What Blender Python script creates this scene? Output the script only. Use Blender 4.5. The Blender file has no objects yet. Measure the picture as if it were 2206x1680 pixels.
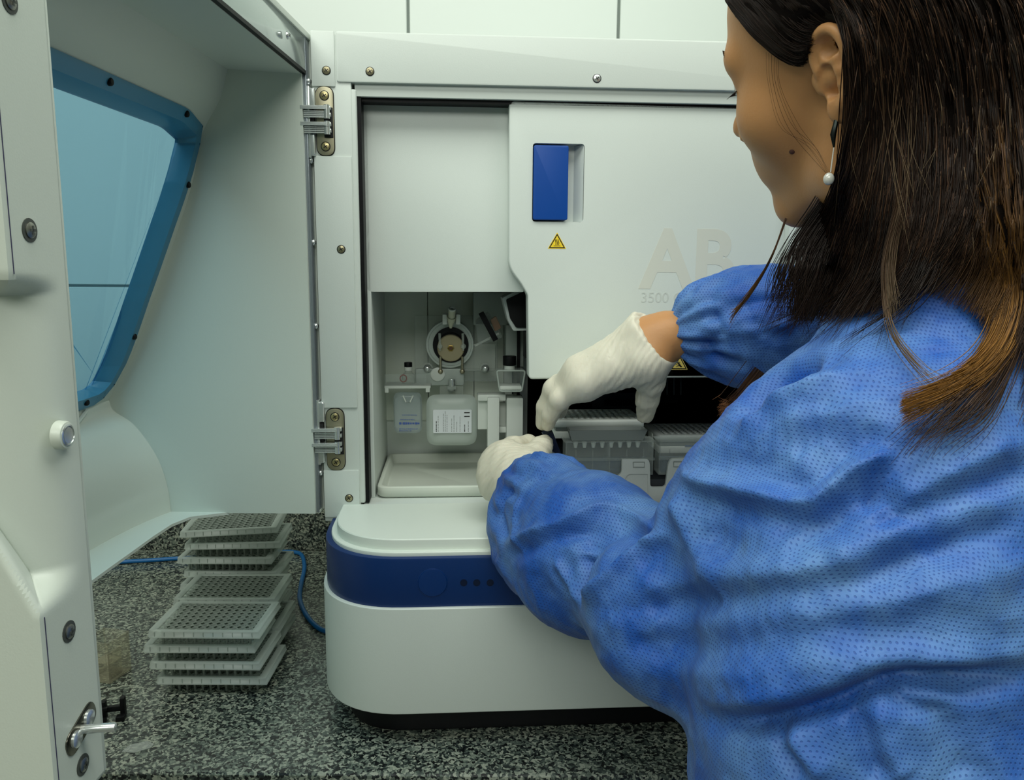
import bpy, bmesh, math, random
import numpy as np
from mathutils import Vector, Matrix
C = bpy.context.scene.collection
scn = bpy.context.scene
random.seed(7); RNG = np.random.default_rng(7)

# ------------------------------------------------------------------ camera
F, CX, CY = 1730.0, 1103.0, 840.0
PITCH, ROLL = math.radians(8.94), 0.007
CAM = Vector((0, 0, 1.39))
_f = Vector((0, math.cos(PITCH), -math.sin(PITCH)))
_u0 = Vector((0, math.sin(PITCH), math.cos(PITCH)))
_r0 = Vector((1, 0, 0))
_r = (_r0 * math.cos(ROLL) + _u0 * math.sin(ROLL))
_u = (_u0 * math.cos(ROLL) - _r0 * math.sin(ROLL))
cam = bpy.data.objects.new('camera', bpy.data.cameras.new('camera')); C.objects.link(cam)
m = Matrix((_r, _u, -_f)).transposed().to_4x4(); m.translation = CAM
cam.matrix_world = m
cam.data.sensor_width = 36; cam.data.lens = F / 2206 * 36; cam.data.clip_start = 0.02
scn.camera = cam

# ------------------------------------------------------------------ light
scn.view_settings.view_transform = 'Standard'; scn.view_settings.look = 'None'
scn.view_settings.gamma = 1; scn.view_settings.use_curve_mapping = False
scn.view_settings.exposure = 0.22
w = bpy.data.worlds.new('world'); scn.world = w; w.use_nodes = True
w.node_tree.nodes['Background'].inputs[0].default_value = (0.66, 0.80, 0.78, 1)
w.node_tree.nodes['Background'].inputs[1].default_value = 0.17
def area(name, loc, target, sx, sy, power, col):
    l = bpy.data.lights.new(name, 'AREA'); l.shape = 'RECTANGLE'; l.size = sx; l.size_y = sy
    l.energy = power; l.color = col
    o = bpy.data.objects.new(name, l); C.objects.link(o); o.location = loc
    o.rotation_euler = (Vector(target) - Vector(loc)).to_track_quat('-Z', 'Y').to_euler()
    return o
area('ceiling_light', (-0.1, 0.25, 2.60), (-0.1, 0.70, 0.9), 2.6, 0.6, 26, (0.97, 1.0, 0.925))
area('ceiling_light_rear', (-0.25, -1.3, 2.50), (0.0, 0.6, 1.0), 1.8, 0.7, 18, (0.97, 1.0, 0.925))

area('warm_fill', (-1.9, -1.2, 1.7), (-0.3, 0.4, 1.2), 0.9, 1.1, 3.0, (1.0, .88, .62))  # added warm fill for the left door edge; the room has no window

# ------------------------------------------------------------------ pixel -> place helpers
def ray(px, py):
    d = _f * F + _r * (px - CX) - _u * (py - CY)
    return d / F                      # optical depth 1
def at_d(px, py, d): return CAM + ray(px, py) * d
def at_y(px, py, Y):
    r = ray(px, py); return CAM + r * (Y / r.y)
def at_z(px, py, Z):
    r = ray(px, py); return CAM + r * ((Z - CAM.z) / r.z)
def at_pl(px, py, p, n):
    r = ray(px, py); return CAM + r * ((Vector(p) - CAM).dot(n) / r.dot(n))
BZ = 0.90

# ------------------------------------------------------------------ materials
MATS = {}
def srgb(c):
    return tuple(((x/255)/12.92 if x/255 <= .04045 else (((x/255)+.055)/1.055)**2.4) for x in c)
def mat(name, col, rough=.45, metal=0, spec=.5, bump=0, bscale=300, var=.04, vscale=6, alpha=1, trans=0, ior=1.45, coat=0, sss=0):
    if name in MATS: return MATS[name]
    m = bpy.data.materials.new(name); m.use_nodes = True; MATS[name] = m
    n = m.node_tree.nodes; l = m.node_tree.links; b = n['Principled BSDF']
    c = srgb(col)
    tc = n.new('ShaderNodeTexCoord')
    ns = n.new('ShaderNodeTexNoise'); ns.inputs['Scale'].default_value = vscale; ns.inputs['Detail'].default_value = 4
    l.new(tc.outputs['Object'], ns.inputs['Vector'])
    mx = n.new('ShaderNodeMix'); mx.data_type = 'RGBA'
    mx.inputs[6].default_value = (*[max(0, x*(1-var)) for x in c], 1); mx.inputs[7].default_value = (*[min(1, x*(1+var)) for x in c], 1)
    l.new(ns.outputs[0], mx.inputs[0]); l.new(mx.outputs[2], b.inputs['Base Color'])
    b.inputs['Roughness'].default_value = rough; b.inputs['Metallic'].default_value = metal
    b.inputs['Specular IOR Level'].default_value = spec; b.inputs['IOR'].default_value = ior
    b.inputs['Coat Weight'].default_value = coat
    if sss: b.inputs['Subsurface Weight'].default_value = sss; b.inputs['Subsurface Radius'].default_value = (.012, .005, .003); b.inputs['Subsurface Scale'].default_value = 1
    if trans: b.inputs['Transmission Weight'].default_value = trans
    if alpha < 1: b.inputs['Alpha'].default_value = alpha
    if bump:
        n2 = n.new('ShaderNodeTexNoise'); n2.inputs['Scale'].default_value = bscale; l.new(tc.outputs['Object'], n2.inputs['Vector'])
        bp = n.new('ShaderNodeBump'); bp.inputs['Strength'].default_value = bump; bp.inputs['Distance'].default_value = .001
        l.new(n2.outputs[0], bp.inputs['Height']); l.new(bp.outputs[0], b.inputs['Normal'])
    return m
def clear(name, col, alpha=.25, rough=.12, tint=None):
    """thin clear / frosted plastic: part see-through, part glossy skin"""
    if name in MATS: return MATS[name]
    m = mat(name, col, rough, var=.03)
    n = m.node_tree.nodes; l = m.node_tree.links; b = n['Principled BSDF']; out = n['Material Output']
    tr = n.new('ShaderNodeBsdfTransparent'); tr.inputs[0].default_value = (*srgb(tint or (255, 255, 255)), 1)
    mx = n.new('ShaderNodeMixShader'); fr = n.new('ShaderNodeLayerWeight')
    pw = n.new('ShaderNodeMath'); pw.operation = 'POWER'; pw.inputs[1].default_value = 4.5; l.new(fr.outputs['Facing'], pw.inputs[0])
    ad = n.new('ShaderNodeMath'); ad.operation = 'MULTIPLY_ADD'; ad.use_clamp = True; ad.inputs[1].default_value = .8*(1-alpha); ad.inputs[2].default_value = alpha
    l.new(pw.outputs[0], ad.inputs[0]); l.new(ad.outputs[0], mx.inputs[0])
    l.new(tr.outputs[0], mx.inputs[1]); l.new(b.outputs[0], mx.inputs[2]); l.new(mx.outputs[0], out.inputs[0])
    return m
WHITE = mat('white_plastic', (207, 215, 209), .38, bump=.06, bscale=900, var=.015)
WHITE2 = mat('white_coat', (212, 220, 209), .3, bump=.05, bscale=900, var=.015)
LIDW = mat('lid_white', (222, 230, 220), .4, bump=.05, bscale=900, var=.01)
GREY = mat('grey_plastic', (150, 158, 155), .4)
LGREY = mat('light_grey_plastic', (196, 203, 201), .35)
BLUE = mat('navy_plastic', (2, 44, 100), .32, bump=.05, bscale=900)
BLUEH = mat('handle_blue', (0, 66, 148), .35)
BLACK = mat('black_plastic', (9, 10, 13), .5, spec=.25)
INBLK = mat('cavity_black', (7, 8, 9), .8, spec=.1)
CHROME = mat('chrome', (214, 219, 218), .24, .78, var=.08, vscale=60)
STEEL = mat('satin_steel', (172, 166, 142), .42, 1, var=.08, vscale=40)
BRASS = mat('brass', (165, 140, 80), .3, 1)
SCREWM = mat('screw_metal', (160, 152, 122), .3, .8)
DARK = mat('dark_slot', (18, 18, 18), .6)

# ------------------------------------------------------------------ mesh helpers
def tag(o, label=None, cat=None, group=None, kind=None):
    if label: o['label'] = label
    if cat: o['category'] = cat
    if group: o['group'] = group
    if kind: o['kind'] = kind
    return o
def empty(name, loc, rz=0, **k):
    o = bpy.data.objects.new(name, None); C.objects.link(o); o.location = loc; o.rotation_euler = (0, 0, rz)
    o.empty_display_size = .03
    return tag(o, **k)
def link(name, bm, mt, parent=None, smooth=True, ang=35, loc=None, rot=None):
    me = bpy.data.meshes.new(name)
    if smooth:
        for f in bm.faces: f.smooth = True
        for e in bm.edges:
            if len(e.link_faces) == 2 and e.calc_face_angle(0) > math.radians(ang): e.smooth = False
    bm.normal_update(); bm.to_mesh(me); bm.free()
    for q in (mt if isinstance(mt, (list, tuple)) else [mt]): me.materials.append(q)
    o = bpy.data.objects.new(name, me); C.objects.link(o)
    if parent: o.parent = parent
    if loc is not None: o.location = loc
    if rot is not None: o.rotation_euler = rot
    return o
def nb(): return bmesh.new()
def merge(dst, src, mi=0):
    me = bpy.data.meshes.new('t'); src.to_mesh(me); src.free()
    n0 = len(dst.faces); dst.from_mesh(me); bpy.data.meshes.remove(me)
    dst.faces.ensure_lookup_table()
    for i in range(n0, len(dst.faces)): dst.faces[i].material_index = mi
def bev(bm, r, seg=2, ang=30):
    es = [e for e in bm.edges if len(e.link_faces) == 2 and e.calc_face_angle(0) > math.radians(ang)]
    if r > 0 and es: bmesh.ops.bevel(bm, geom=es, offset=r, segments=seg, affect='EDGES', profile=.6, clamp_overlap=True)
def box(dst, x0, x1, y0, y1, z0, z1, r=0, seg=2, mi=0, mat4=None):
    b = nb(); bmesh.ops.create_cube(b, size=1)
    sx, sy, sz = x1-x0, y1-y0, z1-z0
    for v in b.verts: v.co = Vector(((v.co.x+.5)*sx+x0, (v.co.y+.5)*sy+y0, (v.co.z+.5)*sz+z0))
    bev(b, r, seg)
    if mat4 is not None: bmesh.ops.transform(b, matrix=mat4, verts=b.verts)
    merge(dst, b, mi)
def rpoly(pts, rad, seg=6):
    """round the corners of a 2-D polygon; rad a number or one per corner"""
    n = len(pts); out = []
    for i in range(n):
        p0, p, p1 = (Vector(pts[(i-1) % n]), Vector(pts[i]), Vector(pts[(i+1) % n]))
        r = rad[i] if isinstance(rad, (list, tuple)) else rad
        if r <= 0: out.append(tuple(p)); continue
        a = (p0-p); b = (p1-p); la, lb = a.length, b.length; a.normalize(); b.normalize()
        d = min(r, la*.49, lb*.49)
        for k in range(seg+1):
            t = k/seg; q = (p+a*d)*(1-t)**2 + p*2*t*(1-t) + (p+b*d)*t*t
            out.append(tuple(q))
    return out
def prism(dst, pts, d0, d1, axis='y', r=0, seg=2, mi=0, mat4=None, top_scale=None):
    """extrude a 2-D outline; axis y: outline in x,z ; axis z: outline in x,y ; axis x: outline in y,z"""
    b = nb()
    def P(p, d):
        return {'y': (p[0], d, p[1]), 'z': (p[0], p[1], d), 'x': (d, p[0], p[1])}[axis]
    lo = [b.verts.new(P(p, d0)) for p in pts]; hi = [b.verts.new(P(p, d1)) for p in pts]
    n = len(pts)
    f0 = b.faces.new(lo); f1 = b.faces.new(hi[::-1])
    for i in range(n): b.faces.new((lo[(i+1) % n], lo[i], hi[i], hi[(i+1) % n]))
    bmesh.ops.recalc_face_normals(b, faces=b.faces)
    if r > 0:
        es = [e for e in b.edges if (f0 in e.link_faces or f1 in e.link_faces)]
        bmesh.ops.bevel(b, geom=es, offset=r, segments=seg, affect='EDGES', profile=.6, clamp_overlap=True)
    if mat4 is not None: bmesh.ops.transform(b, matrix=mat4, verts=b.verts)
    merge(dst, b, mi)
def cyl(dst, p0, p1, r0, r1=None, n=24, bevr=0, mi=0, caps=True):
    p0, p1 = Vector(p0), Vector(p1); r1 = r0 if r1 is None else r1
    d = p1-p0; b = nb()
    bmesh.ops.create_cone(b, cap_ends=caps, segments=n, radius1=r0, radius2=r1, depth=d.length)
    if bevr: bev(b, bevr, 2, 40)
    M = Matrix.Translation((p0+p1)/2) @ d.to_track_quat('Z', 'Y').to_matrix().to_4x4()
    bmesh.ops.transform(b, matrix=M, verts=b.verts); merge(dst, b, mi)
def ball(dst, p, r, sc=(1, 1, 1), n=16, mi=0):
    b = nb(); bmesh.ops.create_uvsphere(b, u_segments=n, v_segments=n//2+2, radius=r)
    for v in b.verts: v.co = Vector((v.co.x*sc[0], v.co.y*sc[1], v.co.z*sc[2])) + Vector(p)
    merge(dst, b, mi)
def tube(dst, pts, r, n=10, mi=0, taper=None, closed=False):
    pts = [Vector(p) for p in pts]; b = nb(); rings = []
    up = Vector((0, 0, 1)); N = len(pts)
    for i, p in enumerate(pts):
        t = (pts[min(i+1, N-1)] - pts[max(i-1, 0)]).normalized()
        if abs(t.dot(up)) > .95: up = Vector((1, 0, 0))
        s = t.cross(up).normalized(); q = s.cross(t); up = q
        rr = r if taper is None else r*taper[i]
        rings.append([b.verts.new(p + (s*math.cos(2*math.pi*k/n) + q*math.sin(2*math.pi*k/n))*rr) for k in range(n)])
    for i in range(N-1):
        for k in range(n): b.faces.new((rings[i][k], rings[i][(k+1) % n], rings[i+1][(k+1) % n], rings[i+1][k]))
    b.faces.new(rings[0][::-1]); b.faces.new(rings[-1])
    merge(dst, b, mi)
def spline(pts, n=12):
    """Catmull-Rom through points"""
    P = [Vector(p) for p in pts]; P = [P[0]*2-P[1]] + P + [P[-1]*2-P[-2]]; out = []
    for i in range(1, len(P)-2):
        for k in range(n):
            t = k/n; a, b_, c, d = P[i-1:i+3]
            out.append(.5*((2*b_) + (c-a)*t + (2*a-5*b_+4*c-d)*t*t + (3*b_-a-3*c+d)*t**3))
    out.append(P[-2]); return out
def lathe(dst, prof, p0, ax, n=32, mi=0):
    """prof: (radius, along) pairs, turned about axis ax through p0"""
    b = nb(); M = Matrix.Translation(Vector(p0)) @ Vector(ax).to_track_quat('Z', 'Y').to_matrix().to_4x4(); rings = []
    for r_, h in prof:
        rings.append([b.verts.new((r_*math.cos(2*math.pi*k/n), r_*math.sin(2*math.pi*k/n), h)) for k in range(n)])
    for i in range(len(rings)-1):
        for k in range(n): b.faces.new((rings[i][k], rings[i][(k+1) % n], rings[i+1][(k+1) % n], rings[i+1][k]))
    b.faces.new(rings[0][::-1]); b.faces.new(rings[-1])
    bmesh.ops.remove_doubles(b, verts=b.verts, dist=1e-6)
    bmesh.ops.recalc_face_normals(b, faces=b.faces)
    bmesh.ops.transform(b, matrix=M, verts=b.verts); merge(dst, b, mi)
def cut(o, bm):
    """take the volume bm (in o's own space) out of o"""
    me = bpy.data.meshes.new('c'); bm.to_mesh(me); bm.free()
    c = bpy.data.objects.new('c', me); C.objects.link(c)
    par = o.parent; lc, rt = o.location.copy(), o.rotation_euler.copy()
    o.parent = None; o.location = (0, 0, 0); o.rotation_euler = (0, 0, 0)
    md = o.modifiers.new('b', 'BOOLEAN'); md.operation = 'DIFFERENCE'; md.object = c; md.solver = "EXACT"; md.use_self = True
    bpy.context.view_layer.update(); dg = bpy.context.evaluated_depsgraph_get()
    new = bpy.data.meshes.new_from_object(o.evaluated_get(dg))
    o.modifiers.clear(); old = o.data; o.data = new; bpy.data.meshes.remove(old)
    bpy.data.objects.remove(c)
    for p in o.data.polygons: p.use_smooth = True
    try: o.data.set_sharp_from_angle(angle=math.radians(35))
    except Exception: pass
    o.parent = par; o.location = lc; o.rotation_euler = rt
    return o
def copy_tree(o, parent=None):
    c = o.copy(); C.objects.link(c)
    if parent: c.parent = parent
    for ch in [x for x in bpy.data.objects if x.parent == o and x is not c]: copy_tree(ch, c)
    return c
def text_bm(s, size, depth=.0002, bold=0):
    cu = bpy.data.curves.new('t', 'FONT'); cu.body = s; cu.size = size; cu.extrude = depth; cu.offset = bold
    o = bpy.data.objects.new('t', cu); C.objects.link(o); bpy.context.view_layer.update()
    me = bpy.data.meshes.new_from_object(o.evaluated_get(bpy.context.evaluated_depsgraph_get()))
    b = nb(); b.from_mesh(me); bpy.data.objects.remove(o); bpy.data.curves.remove(cu); bpy.data.meshes.remove(me)
    return b                           # in x,y plane, rising z
# ------------------------------------------------------------------ the room
WY = 1.345
def tile_mat():
    m = bpy.data.materials.new('wall_tile'); m.use_nodes = True
    n = m.node_tree.nodes; l = m.node_tree.links; b = n['Principled BSDF']
    b.inputs['Base Color'].default_value = (*srgb((204, 213, 207)), 1); b.inputs['Roughness'].default_value = .3
    tc = n.new('ShaderNodeTexCoord'); ns = n.new('ShaderNodeTexNoise'); ns.inputs['Scale'].default_value = 3
    l.new(tc.outputs['Object'], ns.inputs['Vector'])
    bp = n.new('ShaderNodeBump'); bp.inputs['Strength'].default_value = .03; bp.inputs['Distance'].default_value = .001
    l.new(ns.outputs[0], bp.inputs['Height']); l.new(bp.outputs[0], b.inputs['Normal'])
    return m
GROUT = mat('grout', (120, 130, 124), .8)
TILE = tile_mat()
xa = at_y(879, 35, WY).x; xb = at_y(1333, 35, WY).x; tw = xb-xa
zs = at_y(215, 616, WY).z
b = nb()
box(b, -2.2, 2.2, WY+.004, WY+.10, 0, 2.7, mi=1)
zz = [0.02, zs-.62, zs, zs+.62, zs+1.24, 2.7]
k0 = int(math.floor((-2.2-xa)/tw))
for i in range(k0, k0+13):
    for j in range(len(zz)-1):
        x0, x1 = max(-2.2, xa+i*tw+.0022), min(2.2, xa+(i+1)*tw-.0022)
        if x1-x0 > .02: box(b, x0, x1, WY, WY+.02, zz[j]+.002, zz[j+1]-.002, .0012, 1)
tag(link('wall_back', b, [TILE, GROUT]), 'white tiled wall with thin grey joints behind the analyzer', 'wall', kind='structure')
PAINT = mat('wall_paint', (196, 205, 195), .7)
for nm, bx in (('wall_left', (-2.3, -2.2, -2.4, WY+.1)), ('wall_right', (2.2, 2.3, -2.4, WY+.1)), ('wall_front', (-2.3, 2.3, -2.5, -2.4))):
    b = nb(); box(b, *bx, 0, 2.7); tag(link(nm, b, PAINT), kind='structure')
b = nb(); box(b, -2.3, 2.3, -2.5, WY+.1, 2.7, 2.8); tag(link('ceiling', b, mat('ceiling_paint', (190, 198, 190), .8)), kind='structure')
b = nb(); box(b, -2.3, 2.3, -2.5, WY+.1, -.1, 0); tag(link('floor', b, mat('floor_tile', (120, 122, 115), .4)), kind='structure')

def granite(name='granite'):
    m = bpy.data.materials.new(name); m.use_nodes = True
    n = m.node_tree.nodes; l = m.node_tree.links; b = n['Principled BSDF']
    b.inputs['Roughness'].default_value = .28; b.inputs['Specular IOR Level'].default_value = .4
    tc = n.new('ShaderNodeTexCoord')
    def vor(s):
        v = n.new('ShaderNodeTexVoronoi'); v.inputs['Scale'].default_value = s; v.inputs['Randomness'].default_value = 1
        l.new(wd.outputs[0], v.inputs['Vector']); return v
    nz = n.new('ShaderNodeTexNoise'); nz.inputs['Scale'].default_value = 160; nz.inputs['Detail'].default_value = 3
    l.new(tc.outputs['Object'], nz.inputs['Vector'])
    sc = n.new('ShaderNodeVectorMath'); sc.operation = 'SCALE'; sc.inputs['Scale'].default_value = .009; l.new(nz.outputs['Color'], sc.inputs[0])
    wd = n.new('ShaderNodeVectorMath'); wd.operation = 'ADD'; l.new(tc.outputs['Object'], wd.inputs[0]); l.new(sc.outputs[0], wd.inputs[1])
    v1 = vor(380)
    sep = n.new('ShaderNodeSeparateColor'); l.new(v1.outputs['Color'], sep.inputs[0])
    big = n.new('ShaderNodeTexNoise'); big.inputs['Scale'].default_value = 60; big.inputs['Detail'].default_value = 2
    l.new(tc.outputs['Object'], big.inputs['Vector'])
    ad = n.new('ShaderNodeMath'); ad.operation = 'MULTIPLY_ADD'; ad.inputs[1].default_value = .3; l.new(big.outputs[0], ad.inputs[0])
    l.new(sep.outputs[0], ad.inputs[2])
    cr = n.new('ShaderNodeValToRGB'); e = cr.color_ramp; e.interpolation = 'LINEAR'
    cols = [(.22, (13, 16, 18)), (.44, (38, 45, 45)), (.66, (76, 86, 80)), (.88, (116, 126, 114)), (1.0, (150, 156, 142))]
    e.elements[0].position, e.elements[0].color = cols[0][0], (*srgb(cols[0][1]), 1)
    e.elements[1].position, e.elements[1].color = cols[-1][0], (*srgb(cols[-1][1]), 1)
    for p, c in cols[1:-1]:
        q = e.elements.new(p); q.color = (*srgb(c), 1)
    l.new(ad.outputs[0], cr.inputs[0]); l.new(cr.outputs[0], b.inputs['Base Color'])
    return m
GRAN = granite()
# bench: worktop, front edge round, upstand, cabinet below
YF = at_z(1350, 1672, BZ).y
b = nb(); box(b, -2.2, 2.2, YF, WY-.001, BZ-.03, BZ, .004, 3)
bench = link('laboratory_worktop', b, GRAN); tag(bench, 'speckled grey granite worktop running along the tiled wall', 'worktop')
b = nb(); box(b, -2.2, 2.2, WY-.024, WY-.0012, BZ+.0005, BZ+.075, .002, 2)
tag(link('granite_upstand', b, GRAN), 'granite upstand strip along the wall at the back of the worktop', 'backsplash')
be = empty('base_cabinet', (0, YF+.3, 0), label='plain white cabinet body under the granite worktop', cat='cabinet')
b = nb(); box(b, -2.19, 2.19, -.27, .3, .1, BZ-.032, .002); link('body', b, PAINT, be)
b = nb(); box(b, -2.19, 2.19, -.22, .3, 0.001, .1); link('plinth', b, DARK, be)
for i in range(8):
    x0 = -2.17+i*.5425; b = nb(); box(b, x0, x0+.54, -.288, -.2702, .115, BZ-.05, .002)
    d = link('door', b, WHITE2, be); b = nb(); box(b, x0+.2, x0+.34, -.31, -.30, BZ-.12, BZ-.108, .003)
    box(b, x0+.205, x0+.215, -.302, -.2878, BZ-.119, BZ-.109); box(b, x0+.325, x0+.335, -.302, -.2878, BZ-.119, BZ-.109)
    link('handle', b, CHROME, d)
# ------------------------------------------------------------------ the analyzer
TH = math.radians(4.0)
IO = Vector((-.2165, .885, BZ)); IU = Vector((math.cos(TH), math.sin(TH), 0)); IW = Vector((-math.sin(TH), math.cos(TH), 0))
def L(px, py, w):
    p = at_pl(px, py, IO+IW*w, IW)-IO
    return Vector((p.dot(IU), w, p.z))
def LP(pts, w): return [(q.x, q.z) for q in (L(a, b, w) for a, b in pts)]
def RC(x0, y0, x1, y1, w):
    ym, xm = (y0+y1)/2, (x0+x1)/2
    return L(x0, ym, w).x, L(x1, ym, w).x, L(xm, y1, w).z, L(xm, y0, w).z
def I2W(u, w, v): return IO + IU*u + IW*w + Vector((0, 0, v))
inst = empty('genetic_analyzer', IO, TH, label='large white benchtop genetic analyzer with navy band, opened on the granite worktop', cat='laboratory instrument')
def part(name, bm, mt, par=None, **k):
    return link(name, bm, mt, par or inst, **k)

VB = L(720, 1086, 0).z            # level of the deck in front of the opening
VT = L(900, 72, 0).z              # top
U0 = L(684, 580, 0).x; U1 = U0+.600
UI = L(768, 420, 0).x             # left edge of opening
UR = L(1697, 520, 0).x            # right edge of opening
VO = L(1150, 199, 0).z            # top edge of opening
# cabinet shell
b = nb()
box(b, U0+.003, U1-.003, .03, .385, VT-.02, VT-.004, .004)
box(b, U0+.001, U0+.006, .03, .385, .05, VT-.004); box(b, U1-.006, U1-.001, .03, .385, .05, VT-.004)
box(b, U0+.003, U1-.003, .380, .385, .05, VT-.004)
part('enclosure', b, WHITE)
# top beam
b = nb(); x720 = L(721, 120, 0).x
prism(b, rpoly([(x720+.0015, VO+.006), (U1, VO+.006), (U1, VT), (x720+.0015, VT)], .003), -.002, .03, r=.0015)
box(b, UI, UR, .004, .034, VO-.007, VO+.008, .0005)
part('top_beam', b, WHITE)
# left post
b = nb()
vA = L(700, 187, 0).z; vB = L(740, 337, 0).z; vC = L(750, 878, 0).z; vD = L(750, 1012, 0).z
box(b, U0, UI-.003, 0, .03, VB-.02, VT-.002, .0015)
box(b, UI-.006, UI+.002, .001, .034, VB, VO, .003, 3)
box(b, U0, x720, -.002, .002, vA, VT, .0012)
box(b, U0, UI-.004, -.002, .002, vC, vB, .0012)
box(b, U0, UI-.004, -.002, .002, VB-.015, vD, .0012)
post = part('left_post', b, WHITE)
b = nb(); box(b, UR, U1, -.002, .03, VB-.02, VO+.004, .002); part('right_post', b, WHITE)
# black side gasket, inner cheek of the opening
b = nb(); box(b, UI+.0022, UI+.0062, .006, .03, VB, VO-.002); box(b, UI+.0022, UR, .010, .03, VO-.011, VO-.0055); part('gasket', b, BLACK)
WB = .205
VD = VB-.002
b = nb(); box(b, UI+.0015, UI+.0105, .03, WB, VD, VO-.005, .001); part('inner_cheek', b, WHITE)
xs = L(1128, 900, .03).x
b = nb()
box(b, UI, xs+.02, WB, WB+.006, VD, VO); part('compartment_back', b, WHITE)
b = nb(); box(b, UI, UR, 0, WB, VD-.012, VD+.0, .0005)
part('compartment_floor', b, WHITE)
b = nb(); box(b, xs, xs+.004, .14, WB, VD, VO); 
part('divider', b, BLACK)
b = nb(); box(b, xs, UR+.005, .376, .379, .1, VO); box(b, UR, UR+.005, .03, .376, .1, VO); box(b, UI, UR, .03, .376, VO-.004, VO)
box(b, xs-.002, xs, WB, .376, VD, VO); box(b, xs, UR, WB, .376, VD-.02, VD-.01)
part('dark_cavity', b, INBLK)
# back panels on the compartment wall (plates with seams)
b = nb()
for (x0, x1) in ((829, 921), (923, 1020), (1022, 1085)):
    r = RC(x0, 560, x1, 905, WB-.006); box(b, r[0], r[1], WB-.006, WB, r[2], r[3], .0006)
part('mounting_plate', b, WHITE2)

# base: plinth, cover, band, lid ------------------------------------------
def dshape(inset, wf, wb=.375, rx=.095, rw=.105, n=14):
    """plan outline, rounded at the front corners"""
    u0 = UB0+inset; u1 = U1+.004-inset; f = wf+inset; out = []
    rx -= inset; rw -= inset
    for k in range(n+1):
        a = math.pi/2*k/n
        ex = 2/2.35
        out.append((u0+rx-rx*math.cos(a)**ex, f+rw-rw*math.sin(a)**ex))
    for k in range(n+1):
        a = math.pi/2*(1-k/n); ex = 2/2.35
        out.append((u1-rx+rx*math.cos(a)**ex, f+rw-rw*math.sin(a)**ex))
    out += [(u1, wb), (u0, wb)]
    return out
WF = -.138
UB0 = L(706, 1300, -.03).x
zf = lambda y: L(1000, y, WF).z
V1, V2, V3 = zf(1536), zf(1309), zf(1204)
print('levels', V1, V2, V3, 'deck', VB, 'top', VT, 'U0', U0, 'UB0', UB0)
b = nb(); prism(b, dshape(.022, WF+.006), .001, V1+.01, 'z', r=.004); part('plinth', b, mat('plinth_black', (14, 15, 18), .4, spec=.35))
b = nb(); prism(b, dshape(0, WF), V1, V2, 'z', r=.0022, seg=3); part('drawer_cover', b, WHITE)
b = nb(); prism(b, dshape(.0035, WF, wb=0.0), V2-.001, V3, 'z', r=.002, seg=2); band = part('band', b, BLUE)
V4 = VB
b = nb(); prism(b, dshape(.0095, WF, wb=0.0), V3-.001, V3+.0045, 'z', r=.002, seg=3)
prism(b, dshape(.0155, WF, wb=0.0), V3+.002, V4, 'z', r=.0025, seg=3); part('deck_lid', b, LIDW)
print('lid thickness', V4-V3)
# power button and three lamps on the band
wf = WF+.0035
p = L(932, 1255, wf); b = nb()
lathe(b, [(.0140, -.0003), (.0150, -.0003), (.0150, .0004), (.0143, .0006), (.0143, .0002), (.0140, .0008), (.010, .0011), (0, .0012)], (p.x, wf, p.z), (0, -1, 0), 40)
part('power_button', b, mat('button_navy', (3, 47, 106), .3))
for px in (999, 1027, 1056):
    p = L(px, 1255, wf); b = nb(); cyl(b, (p.x, wf+.001, p.z), (p.x, wf-.0003, p.z), .0036, n=20)
    part('status_lamp', b, mat('lamp_dark', (10, 24, 52), .25))
# ------------------------------------------------------------------ screws
def screw(p, n, r=.0042, par=None, mt=None, dome=False, ring=True, obj='screw', dark=None):
    """cross-head screw at local p, looking along n"""
    b = nb(); n = Vector(n).normalized(); p = Vector(p)
    if ring: lathe(b, [(r*1.12, 0), (r*1.12, .00025), (r*1.0, .0003), (0, .0003)], p, n, 20, mi=1)
    if dome: lathe(b, [(r, 0), (r*.98, r*.3), (r*.75, r*.62), (r*.4, r*.75), (0, r*.78)], p, n, 20)
    else: lathe(b, [(r*.92, 0), (r*.92, .0007), (r*.8, .0010), (0, .0010)], p, n, 20)
    h = r*.78 if dome else .0010
    q = n.to_track_quat('Z', 'Y').to_matrix().to_4x4(); M = Matrix.Translation(p) @ q @ Matrix.Rotation(.6, 4, 'Z')
    box(b, -r*.5, r*.5, -r*.1, r*.1, h-.0002, h+.00015, mi=1, mat4=M); box(b, -r*.1, r*.1, -r*.5, r*.5, h-.0002, h+.00015, mi=1, mat4=M)
    return link(obj, b, [mt or SCREWM, DARK], par)
for px, py, par in ((703, 152, post), (735, 537, post), (752, 1073, post), (797, 154, None), (1286, 169, None)):
    p = L(px, py, -.002); screw(p, (0, -1, 0), .0042, par or inst, CHROME if px == 1286 else SCREWM)
# ------------------------------------------------------------------ sliding doors
WD = .018
def lp2(pts, w): return LP(pts, w)
ptsL = lp2([(777, 223), (1110, 224), (1128, 629), (786, 629)], WD+.012)
b = nb(); prism(b, rpoly(ptsL, [.001, .001, .001, .010]), WD+.012, WD+.026, r=.004, seg=3)
box(b, ptsL[0][0]-.001, ptsL[1][0], WD+.014, WD+.03, ptsL[0][1]-.0005, ptsL[0][1]+.0035, .0005)
part('detection_cover', b, WHITE)
pts = lp2([(1097, 214), (1692, 232), (1692, 812), (1139, 817), (1137, 636), (1123, 612), (1096, 576)], WD-.008)
b = nb(); prism(b, rpoly(pts, [.006, .003, .003, .005, .003, .004, .010]), WD-.008, WD+.02, r=.0055, seg=4)
door = part('oven_door', b, WHITE)
r = RC(1147, 309, 1258, 478, WD-.008)
c = nb(); prism(c, rpoly([(r[0], r[2]), (r[1], r[2]), (r[1], r[3]), (r[0], r[3])], .004), WD-.02, WD+.008, r=0)
cut(door, c)
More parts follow.
